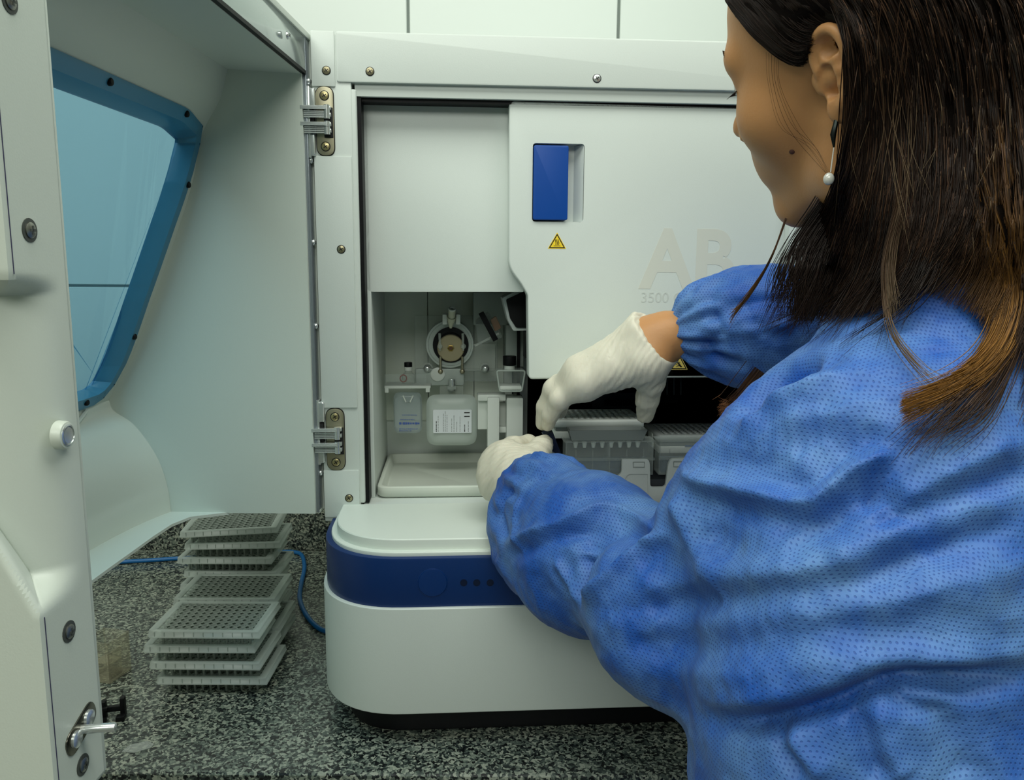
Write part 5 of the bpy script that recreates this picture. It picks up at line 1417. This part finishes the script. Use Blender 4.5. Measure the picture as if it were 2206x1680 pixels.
# knitted cuffs
for wr, el, r0, off in ((WR_R, EL_R, .0335, .036),):
    ax = Vector(((el-wr)/np.linalg.norm(el-wr)).tolist()); b = nb(); sd = ax.cross(Vector((0, 0, 1))).normalized(); up_ = sd.cross(ax); c0 = Vector(wr.tolist())+ax*off
    n_ = 72; rows = []
    for t, r_ in ((-.010, .0252), (-.009, .0270), (.0, .0288), (.010, .0300)):
        rows.append([b.verts.new(c0+ax*t+(sd*math.cos(2*math.pi*k/n_)+up_*math.sin(2*math.pi*k/n_))*(r_+.0002*math.sin(k*2*math.pi/3))-Vector(org)) for k in range(n_)])
    for i in range(3):
        for k in range(n_): b.faces.new((rows[i][k], rows[i][(k+1) % n_], rows[i+1][(k+1) % n_], rows[i+1][k]))
    o = link('cuff', b, mat('cuff_blue', (150, 175, 215), .8, bump=.3, bscale=900), gown)
# shoes
for s in (-1, 1):
    hp = HIP+V3((.036, 0, 0))+TL*.078*s; b = nb(); M4 = Matrix.Translation(Vector((hp[0]-org[0], hp[1]-org[1], 0))) @ Matrix.Rotation(math.atan2(TF[1], TF[0]), 4, 'Z')
    box(b, -.075, .165, -.044, .044, .0, .095, .030, 4, mat4=M4); link('shoe', b, mat('shoe_white', (190, 190, 185), .5), person)

# trousers below the gown
def tfield(P):
    pr_ = [(s_ell(HIP+V3((.034, 0, 0)), (.100, .138, .12), TAX), .03)]
    for s in (-1, 1):
        hp = HIP+V3((.036, 0, 0))+TL*.078*s-UP*.05; kn = V3((hp[0], hp[1], .50))+TF*.03; an = V3((hp[0], hp[1], .085)); pr_ += chain([hp, kn, an], [.083, .066, .056], .02)
    return smax(union(pr_, P), P[..., 2]-.93, .01)
Vt, Ft = surface_nets(tfield, (-.02, .22, .06), (.56, .78, 1.0), .010); Vt = laplace(Vt, Ft, 2)
Vt[:, 1] = np.minimum(Vt[:, 1], YF-.012)
pchild('trousers', Vt, Ft, mat('trouser_dark', (40, 44, 58), .8, bump=.3, bscale=700))
# ------------------------------------------------------------------ hair
bpy.context.view_layer.update()
def dep(px, py, off):
    best = None
    for o in (person, gown):
        p, nn = hit(o, px, py)
        if p is not None:
            Y = p.y-off
            if best is None or Y < best: best = Y
    return best
GUIDES = [
 [(1712, -90), (1778, -20), (1812, 40), (1828, 120), (1834, 220), (1826, 310), (1797, 410), (1752, 500), (1728, 590), (1702, 690)],
 [(1735, -90), (1805, -25), (1850, 50), (1868, 140), (1872, 240), (1866, 340), (1842, 460), (1800, 570), (1738, 694)],
 [(1760, -90), (1835, -30), (1882, 60), (1902, 160), (1908, 270), (1902, 370), (1885, 475), (1850, 580), (1788, 690)],
 [(1785, -90), (1865, -30), (1915, 65), (1938, 175), (1944, 290), (1942, 390), (1930, 490), (1900, 590), (1835, 680)],
 [(1820, -100), (1905, -30), (1952, 75), (1976, 190), (1986, 320), (1982, 430), (1968, 520), (1935, 600), (1875, 668)],
 [(1880, -100), (1960, -20), (2005, 90), (2028, 220), (2032, 350), (2024, 450), (2004, 535), (1968, 596), (1915, 648)],
 [(1960, -100), (2030, 0), (2066, 120), (2082, 250), (2084, 370), (2072, 460), (2044, 525), (2004, 575), (1958, 622)],
 [(2020, -100), (2085, 0), (2118, 120), (2134, 250), (2142, 370), (2148, 460), (2146, 530), (2130, 600), (2090, 670)],
 [(2080, -100), (2150, 10), (2180, 150), (2200, 280), (2214, 400), (2220, 490), (2224, 570), (2215, 660), (2190, 740)],
 [(2140, -100), (2210, 20), (2250, 160), (2270, 300), (2280, 430), (2285, 560), (2285, 690), (2270, 810), (2240, 930)],
 [(2220, -100), (2290, 20), (2330, 160), (2350, 320), (2360, 460), (2360, 600), (2355, 740), (2340, 860), (2320, 960)]]
TEMPLE = [
 [(1560, -30), (1598, 50), (1650, 105), (1705, 140), (1738, 138)],
 [(1590, -50), (1640, 25), (1690, 80), (1728, 100), (1748, 98)],
 [(1630, -70), (1690, 0), (1735, 44), (1762, 52)],
 [(1670, -90), (1735, -20), (1775, 20), (1800, 36), (1820, 46), (1840, 62)]]
NT = 48
def guide3d(g, off=.008, dflt=.60):
    P = [q for q in spline([(x, y, 0) for x, y in g], 10)]
    P = [P[int(round(i*(len(P)-1)/(NT-1)))] for i in range(NT)]
    Y = [dep(q.x, max(q.y, -420), off) for q in P]
    last = next((y for y in Y if y is not None), dflt)
    for i in range(NT):
        if Y[i] is None: Y[i] = last
        last = Y[i]
    Y = np.array(Y)
    for _ in range(14):               # hair bridges hollows: pull towards the viewer-side envelope
        S = Y.copy(); S[1:-1] = (Y[:-2]+Y[2:])/2; Y = np.minimum(Y, S) if _ < 10 else .5*Y+.5*np.minimum(Y, S)
    return np.array([PT(q.x, q.y, y) for q, y in zip(P, Y)])
cr_ = proj(np.array([H(.0, 0, .133)])); crx, cry = float(cr_[0][0]), float(cr_[1][0]); print('crown', crx, cry)
GUIDES = [[(crx+(g[0][0]-crx)*.12, cry+12), (crx+(g[0][0]-crx)*.66, cry+(g[0][1]-cry)*.42)]+g for g in GUIDES]
TEMPLE = [[(crx+(g[0][0]-crx)*.12, cry+12), (crx+(g[0][0]-crx)*.7, cry+(g[0][1]-cry)*.45)]+g for g in TEMPLE]
G3 = np.array([guide3d(g) for g in GUIDES])          # (11, NT, 3)
for _ in range(2):                                    # even the depths between neighbours
    q = G3.copy(); Yv = G3[:, :, 1]; Ys = Yv.copy(); Ys[1:-1] = np.minimum(Yv[1:-1], .5*Yv[1:-1]+.25*(Yv[:-2]+Yv[2:]))
    for i in range(len(G3)):
        d = G3[i]-np.array(CAM); G3[i] = np.array(CAM)+d*(Ys[i]/G3[i][:, 1])[:, None]
vd = (G3-np.array(CAM)); vd /= np.linalg.norm(vd, axis=2)[..., None]
# the mass of hair under the strands
hp_ = []
for i in range(len(G3)):
    for f_ in ((0, .5) if i < len(G3)-1 else (0,)):
        c = G3[i] if f_ == 0 else (G3[i]+G3[i+1])/2; v = vd[i]
        n_ = int(NT*.84); r_ = np.interp(np.arange(n_)/(n_-1), [0, .3, .7, 1], [.016, .016, .014, .004])
        cc = c[:n_]+v[:n_]*(r_[:, None]+.0025)
        for k in range(0, n_-2, 2): hp_.append((s_cap(cc[k], cc[k+2], r_[k], r_[k+2]), .006))
hp_.append((s_ell(H(-.002, 0, .048), (.1035, .0825, .0905), [HF, HL, HU]), .01))
hp_ += [(s_ell(H(-.060, .0, .01), (.055, .070, .080), [HF, HL, HU]), .02), (s_cap(H(-.07, -.03, 0), H(-.085, -.04, -.16), .05, .035), .02), (s_cap(H(-.05, .0, -.03), NECK+UP*.02-TF*.03, .055, .055), .02),
        (s_cap(H(-.03, -.07, .02), NECK+TF*.09-TL*.09-UP*.05, .022, .018), .02)]
# leave the face and the ear free: hairline read off the head in its own axes
hl_pts = []
for x, y in ((1572, 5), (1600, 55), (1652, 108), (1708, 142), (1742, 128)):
    p, nn = hit(person, x, y)
    if p is not None: q_ = np.array(p)-HO; hl_pts.append((q_@HF, q_@HU))
print('hairline', hl_pts)
hl_pts.sort(); HLA = np.array([-.02, 0.0]+[q_[0] for q_ in hl_pts]+[.12]); HLC = np.array([hl_pts[0][1]]*2+[q_[1] for q_ in hl_pts]+[hl_pts[-1][1]+.03])
def hair_field(P):
    d = union(hp_, P); q = P-HO; a, b_, c = q@HF, q@HL, q@HU
    line = np.maximum(c-np.interp(a, HLA, HLC), -.2); front = np.minimum(a+.012, -line); front = np.minimum(front, b_+.12)
    d = smax(d, front, .005)
    ear = np.minimum(s_ell(H(-.002, .096, .004), (.030, .028, .043), [HF, HL, HU])(P), s_cap(H(.006, .082, -.02), H(.034, .07, -.09), .022, .034)(P)); return smax(d, -ear, .004)
pts = np.concatenate([G3.reshape(-1, 3)]); lo, hi = pts.min(0)-.03, pts.max(0)+.05
hi[1] = max(hi[1], .74); hi[2] = min(hi[2], 1.72); hi = np.maximum(hi, H(0, 0, .16)); hi[0] = min(hi[0], .50)
Vh, Fh = surface_nets(hair_field, lo, hi, .0045); Vh = laplace(Vh, Fh, 2, .5)
HB = mat('hair_under', (17, 12, 10), .8, spec=.08, var=.2, vscale=80, bump=.4, bscale=500)
hair = pchild('hair', Vh, Fh, HB)
# how far in front the under-mass and the gown lie, so that strands lie on them
def zmap(Vs, cell=10):
    x, y, d = proj(Vs); W_, H_ = 280, 240; gx, gy = ((x+160)/cell).astype(int), ((y+460)/cell).astype(int)
    ok = (gx >= 0) & (gx < W_) & (gy >= 0) & (gy < H_) & (d > .1); Z = np.full((H_, W_), 9.); np.minimum.at(Z, (gy[ok], gx[ok]), d[ok]); 
    for _ in range(2):
        Q = Z.copy()
        for a, b_ in ((0, 1), (1, 0), (0, -1), (-1, 0)): Q = np.minimum(Q, np.where(Z > 8, np.roll(Z, (a, b_), (0, 1)), 9.))
        Z = Q
    Zs = Z.copy()
    for _ in range(3): Zs = (np.roll(Zs, 1, 0)+np.roll(Zs, -1, 0)+np.roll(Zs, 1, 1)+np.roll(Zs, -1, 1)+Zs)/5
    Zs = np.where(Z > 8, 9., np.minimum(Zs, Z+.003)); return Zs, cell
ZM, ZC = zmap(np.concatenate([Vh, Vg, Vg.mean(0)[None]]))
ZG, _c = zmap(Vg)
def ride(P, m_, Z=None):
    Z = ZM if Z is None else Z; sh_ = P.shape; Q = P.reshape(-1, 3); x, y, d = proj(Q); gx, gy = np.clip((x+160)/ZC-.5, 0, Z.shape[1]-2), np.clip((y+460)/ZC-.5, 0, Z.shape[0]-2)
    ix, iy = gx.astype(int), gy.astype(int); fx, fy = gx-ix, gy-iy
    z = np.where(np.maximum.reduce([Z[iy, ix], Z[iy, ix+1], Z[iy+1, ix], Z[iy+1, ix+1]]) > 8, np.minimum.reduce([Z[iy, ix], Z[iy, ix+1], Z[iy+1, ix], Z[iy+1, ix+1]]), Z[iy, ix]*(1-fx)*(1-fy)+Z[iy, ix+1]*fx*(1-fy)+Z[iy+1, ix]*(1-fx)*fy+Z[iy+1, ix+1]*fx*fy)
    t = (z-np.broadcast_to(m_, sh_[:-1]).reshape(-1))/d; t = np.minimum(t, 1)
    t = t.reshape(sh_[:-1])
    for _ in range(3):
        q_ = t.copy(); q_[:, 1:-1] = (t[:, :-2]+t[:, 2:])/2; t = np.minimum(t, q_)
    return np.array(CAM)+(P-np.array(CAM))*t[..., None]
# strands
def hair_mat():
    m = bpy.data.materials.new('hair_strand'); m.use_nodes = True; n = m.node_tree.nodes; l = m.node_tree.links; b = n['Principled BSDF']
    at = n.new('ShaderNodeAttribute'); at.attribute_name = 'tone'; l.new(at.outputs['Color'], b.inputs['Base Color'])
    b.inputs['Roughness'].default_value = .5; b.inputs['Specular IOR Level'].default_value = .22; return m
HM = hair_mat()
R2 = np.random.default_rng(11)
def interp_guides(u, t, G=None):
    G = G3 if G is None else G
    i = np.clip(np.floor(u).astype(int), 0, len(G)-2); fu = (u-i)[:, None]; x = t*(NT-1); k = np.clip(np.floor(x).astype(int), 0, NT-2); ft = (x-k)[:, None]
    return (G[i, k]*(1-fu)+G[i+1, k]*fu)*(1-ft)+(G[i, k+1]*(1-fu)+G[i+1, k+1]*fu)*ft
def strands(N, npt, ufun, t0f, t1f, rad, clump, depth, spread, colf, tipr=.3):
    verts, cols = [], []
    NC = max(1, N//14); cu = ufun(NC); cj = R2.normal(size=(NC, 3)); cph = R2.uniform(0, 6.28, (NC, 3)); cdep = R2.uniform(0, 1, NC)
    cid = R2.integers(0, NC, N); u = cu[cid]+R2.normal(size=N)*clump; u = np.clip(u, 0, len(G3)-1.001)
    t0, t1 = t0f(N), t1f(N); T = np.linspace(0, 1, npt); side = R2.normal(size=(N, 2)); ph = R2.uniform(0, 6.28, (N, 2)); dd = cdep[cid]*depth+R2.uniform(0, .3, N)*depth
    pts_ = np.zeros((N, npt, 3))
    for j, t in enumerate(T):
        tt = np.clip(t0+(t1-t0)*t, 0, 1); uu = u+(cu[cid]-u)*.35*t; uu = np.clip(uu, 0, len(G3)-1.001)
        p = interp_guides(uu, tt); v = p-np.array(CAM); v /= np.linalg.norm(v, axis=1)[:, None]
        sx = np.cross(v, UP); sx /= np.linalg.norm(sx, axis=1)[:, None]
        env = (.15+t**1.5)
        lat = (.0035*np.sin(cph[cid, 0]+tt*7)*cj[cid, 0]+.0022*np.sin(ph[:, 0]+tt*9)*side[:, 0])*env*spread
        vert = (.002*np.sin(cph[cid, 1]+tt*6)*cj[cid, 1])*env*spread
        p = p+sx*lat[:, None]+UP*vert[:, None]+v*((dd-.0015*side[:, 1]*np.sin(ph[:, 1]+tt*8)*env))[:, None]
        pts_[:, j] = p
    return pts_, colf(u, N, T, R2)
def tubes(pts_, cols, rad, tipr, name, parent):
    N, n_, _ = pts_.shape; tg = np.zeros_like(pts_); tg[:, 1:-1] = pts_[:, 2:]-pts_[:, :-2]; tg[:, 0] = pts_[:, 1]-pts_[:, 0]; tg[:, -1] = pts_[:, -1]-pts_[:, -2]
    tg /= np.maximum(np.linalg.norm(tg, axis=2), 1e-9)[..., None]; v = pts_-np.array(CAM); s = np.cross(tg, v); s /= np.maximum(np.linalg.norm(s, axis=2), 1e-9)[..., None]; q = np.cross(s, tg)
    r_ = (rad*np.interp(np.linspace(0, 1, n_), [0, .7, 1], [1, 1, tipr]))[None, :, None]*(np.random.default_rng(3).uniform(.7, 1.25, N)[:, None, None])
    V = np.stack([pts_+s*r_, pts_-s*r_*.5+q*r_*.86, pts_-s*r_*.5-q*r_*.86], 2)      # N, n, 3sides, 3
    base = (np.arange(N)*n_*3)[:, None, None]+(np.arange(n_-1)*3)[None, :, None]; k = np.arange(3)[None, None]; k1 = (k+1) % 3
    Fq = np.stack([base+k, base+k1, base+k1+3, base+k+3], 3).reshape(-1, 4)
    o = np_mesh(name, V.reshape(-1, 3)-org, Fq, HM, parent)
    at = o.data.color_attributes.new('tone', 'FLOAT_COLOR', 'POINT'); ca = np.repeat(cols.reshape(N*n_, 3), 3, axis=0); ca = np.concatenate([ca, np.ones((len(ca), 1))], 1); at.data.foreach_set('color', ca.astype(np.float32).ravel())
    return o
lin = lambda c: np.array(srgb(c))
dk, md_, lt, gd, pale = lin((20, 13, 10)), lin((44, 29, 21)), lin((76, 54, 39)), lin((168, 118, 52)), lin((150, 128, 98))
def col_main(u, N, T, r):
    x = (r.uniform(0, 1, N)**1.8)[:, None, None]; base = dk*(1-x)+md_*x
    hi_ = (r.uniform(0, 1, N) < .17)[:, None, None]; base = np.where(hi_, lt, base)*np.ones((1, len(T), 1))
    g = np.clip((u-6.2)/1.2, 0, 1)*np.clip((8.2-u)/.8, 0, 1); tip = np.clip((T-.55)/.35, 0, 1)[None, :, None]
    g2 = (.25+.75*g)[:, None, None]*tip*r.uniform(.2, 1, N)[:, None, None]
    return base*(1-g2*.5)+(lt*(1-g)[:, None, None]+gd*g[:, None, None])*g2*.5
P1, c1 = strands(10500, 34, lambda n: R2.uniform(0, 10, n), lambda n: np.zeros(n), lambda n: 1-.30*R2.uniform(0, 1, n)**2, .0, .16, .0095, 1.0, col_main)
P1 = ride(P1, (.0022+.0055*R2.uniform(0, 1, len(P1)))[:, None])
tubes(P1, c1, .00038, .3, 'hair_strands', hair)
G_main = G3
G3 = np.array([guide3d(g, .004, .62) for g in TEMPLE])
P2, c2 = strands(2200, 28, lambda n: R2.uniform(0, 3, n), lambda n: np.zeros(n), lambda n: R2.uniform(.93, 1.0, n), .0, .10, .002, .35, lambda u, N, T, r: dk*(1-r.uniform(0, .6, N)[:, None, None])+md_*r.uniform(0, .6, N)[:, None, None]*np.ones((1, len(T), 1)))
P2 = ride(P2, (.0012+.0018*R2.uniform(0, 1, len(P2)))[:, None]); tubes(P2, c2, .00030, .3, 'temple_hair', hair)
G3 = G_main
# a golden lock on top of the others, ending on the back of the gown
def lock(px_pts, N, w0, w1, colA, colB, rad, seed, off=.012, ys=None, curl=1):
    r_ = np.random.default_rng(seed); n_ = 34
    S = spline([(x, y, 0) for x, y in px_pts], 12); S = [S[int(round(i*(len(S)-1)/(n_-1)))] for i in range(n_)]
    if ys is None:
        Y = [dep(q.x, q.y, off) for q in S]; last = next((y for y in Y if y is not None), .55)
        for i in range(n_):
            if Y[i] is None: Y[i] = last
            last = Y[i]
        Y = np.array(Y)
        for _ in range(8):
            Q = Y.copy(); Q[1:-1] = (Y[:-2]+Y[2:])/2; Y = np.minimum(Y, Q)
    else: Y = np.interp(np.linspace(0, 1, n_), np.linspace(0, 1, len(ys)), ys)
    c = np.array([PT(q.x, q.y, y) for q, y in zip(S, Y)]); v = c-np.array(CAM); v /= np.linalg.norm(v, axis=1)[:, None]
    tg = np.gradient(c, axis=0); sx = np.cross(v, tg); sx /= np.linalg.norm(sx, axis=1)[:, None]
    T = np.linspace(0, 1, n_); wd_ = np.interp(T, [0, .5, 1], [w0, w0, w1]); a = r_.normal(size=N)*.5; b_ = r_.uniform(-1, 0, N)
    fr = r_.uniform(3, 8, N); ph = r_.uniform(0, 6.28, N)
    pts_ = c[None]+sx[None]*(a[:, None]*wd_[None]+.0012*curl*np.sin(fr[:, None]*T[None]+ph[:, None])*T[None])[..., None]+v[None]*(b_[:, None]*.004)[..., None]
    pts_ = pts_+(-UP)[None, None]*(.004*curl*r_.normal(size=N)[:, None]*T[None]**3)[..., None]
    x = np.clip((T[None]-.15+r_.normal(size=N)[:, None]*.12), 0, 1)[..., None]; cols = (colA*(1-x)+colB*x)*r_.uniform(.55, 1.25, N)[:, None, None]
    if ys is None: pts_ = ride(pts_, (off*.5+.001*r_.uniform(0, 1, N))[:, None])
    return pts_, cols
L_ = []
L_.append(lock([(2085, 200), (2095, 330), (2120, 430), (2150, 520), (2172, 610), (2160, 700), (2115, 780), (2040, 838), (1945, 878)], 420, .006, .0045, dk*.6+md_*.4, gd, .0003, 5))
L_.append(lock([(2100, 260), (2150, 400), (2195, 540), (2195, 640), (2160, 740), (2100, 810), (2020, 850)], 130, .006, .006, md_, gd*.8, .0003, 6))
L_.append(lock([(1693, 470), (1665, 545), (1630, 610), (1590, 665), (1572, 690)], 26, .0008, .0005, lt, gd*.8, .0003, 7, ys=[.60, .60, .62, .64, .65]))
L_.append(lock([(1940, 300), (1935, 420), (1905, 560), (1908, 660), (1930, 730), (1990, 800), (2050, 840)], 16, .0015, .004, lt, pale*.6, .0003, 8))
L_.append(lock([(1960, 330), (1950, 420), (1925, 520), (1918, 600), (1925, 680)], 40, .0022, .003, lt, pale*.5, .0003, 9))
for k in range(44):
    x0 = 1690+k*3.2+R2.uniform(-8, 8); 
    L_.append(lock([(x0+118, 350), (x0+68, 440), (x0+15, 520), (x0-10+R2.uniform(-15, 10), 600), (x0-25+R2.uniform(-45, 20), 680+R2.uniform(-40, 40))], 9, .0030, .0050, dk, md_, .0003, 20+k, ys=[.61, .61, .60, .60]))
for k in range(30):                    # long wisps spreading over the shoulder
    x0 = R2.uniform(1760, 2060); L_.append(lock([(x0, 420), (x0-15, 540), (x0-60, 640), (x0-150+R2.uniform(-60, 60), 705+R2.uniform(-20, 40))], 5, .003, .006, dk, md_, .0003, 60+k, off=.010))
for k in range(14):                    # ends fanned out over the back, right side
    x0 = 2206-k*4; L_.append(lock([(x0, 480), (x0+14, 620), (x0-10, 760), (x0-70-k*5, 860+R2.uniform(-10, 40)), (x0-150-k*6, 930+R2.uniform(-20, 50))], 6, .003, .006, md_, lt, .0003, 100+k, off=.010))
for k in range(34):                    # stray hairs across the crown and sides
    x0 = R2.uniform(1850, 2200); y0 = R2.uniform(-20, 150); a = R2.uniform(-60, 90)
    L_.append(lock([(x0, y0), (x0+a*.4, y0+120+R2.uniform(-20, 20)), (x0+a*.8, y0+250), (x0+a*.7+R2.uniform(-60, 60), y0+390)], 1, .0005, .002, lt, pale*.6, .0003, 200+k, off=.017))
for k in range(6):                    # fine hairs over the temple and cheek
    L_.append(lock([(1650+k*6, 105+R2.uniform(-5, 12)), (1655+k*5, 180), (1680+k*8, 270+R2.uniform(-15, 15)), (1745+k*5, 330+R2.uniform(-20, 30)), (1795, 390+R2.uniform(-20, 30))], 1, .0004, .001, dk, dk, .00010, 300+k, off=.0006))
L_.append(lock([(1640, 800), (1600, 850), (1575, 875), (1553, 888)], 170, .007, .006, lt, lin((150, 100, 60)), .0003, 400, ys=[.66, .68, .70, .70]))
CH_ = L_[-7:-1]; L_ = L_[:-7]+L_[-1:]
P_ = np.concatenate([a for a, c in L_]); c_ = np.concatenate([c for a, c in L_]); tubes(P_, c_, .00030, .25, 'loose_strands', hair)
P_ = np.concatenate([a for a, c in CH_]); c_ = np.concatenate([c for a, c in CH_]); tubes(P_, c_, .00012, .25, 'fine_hairs', hair)
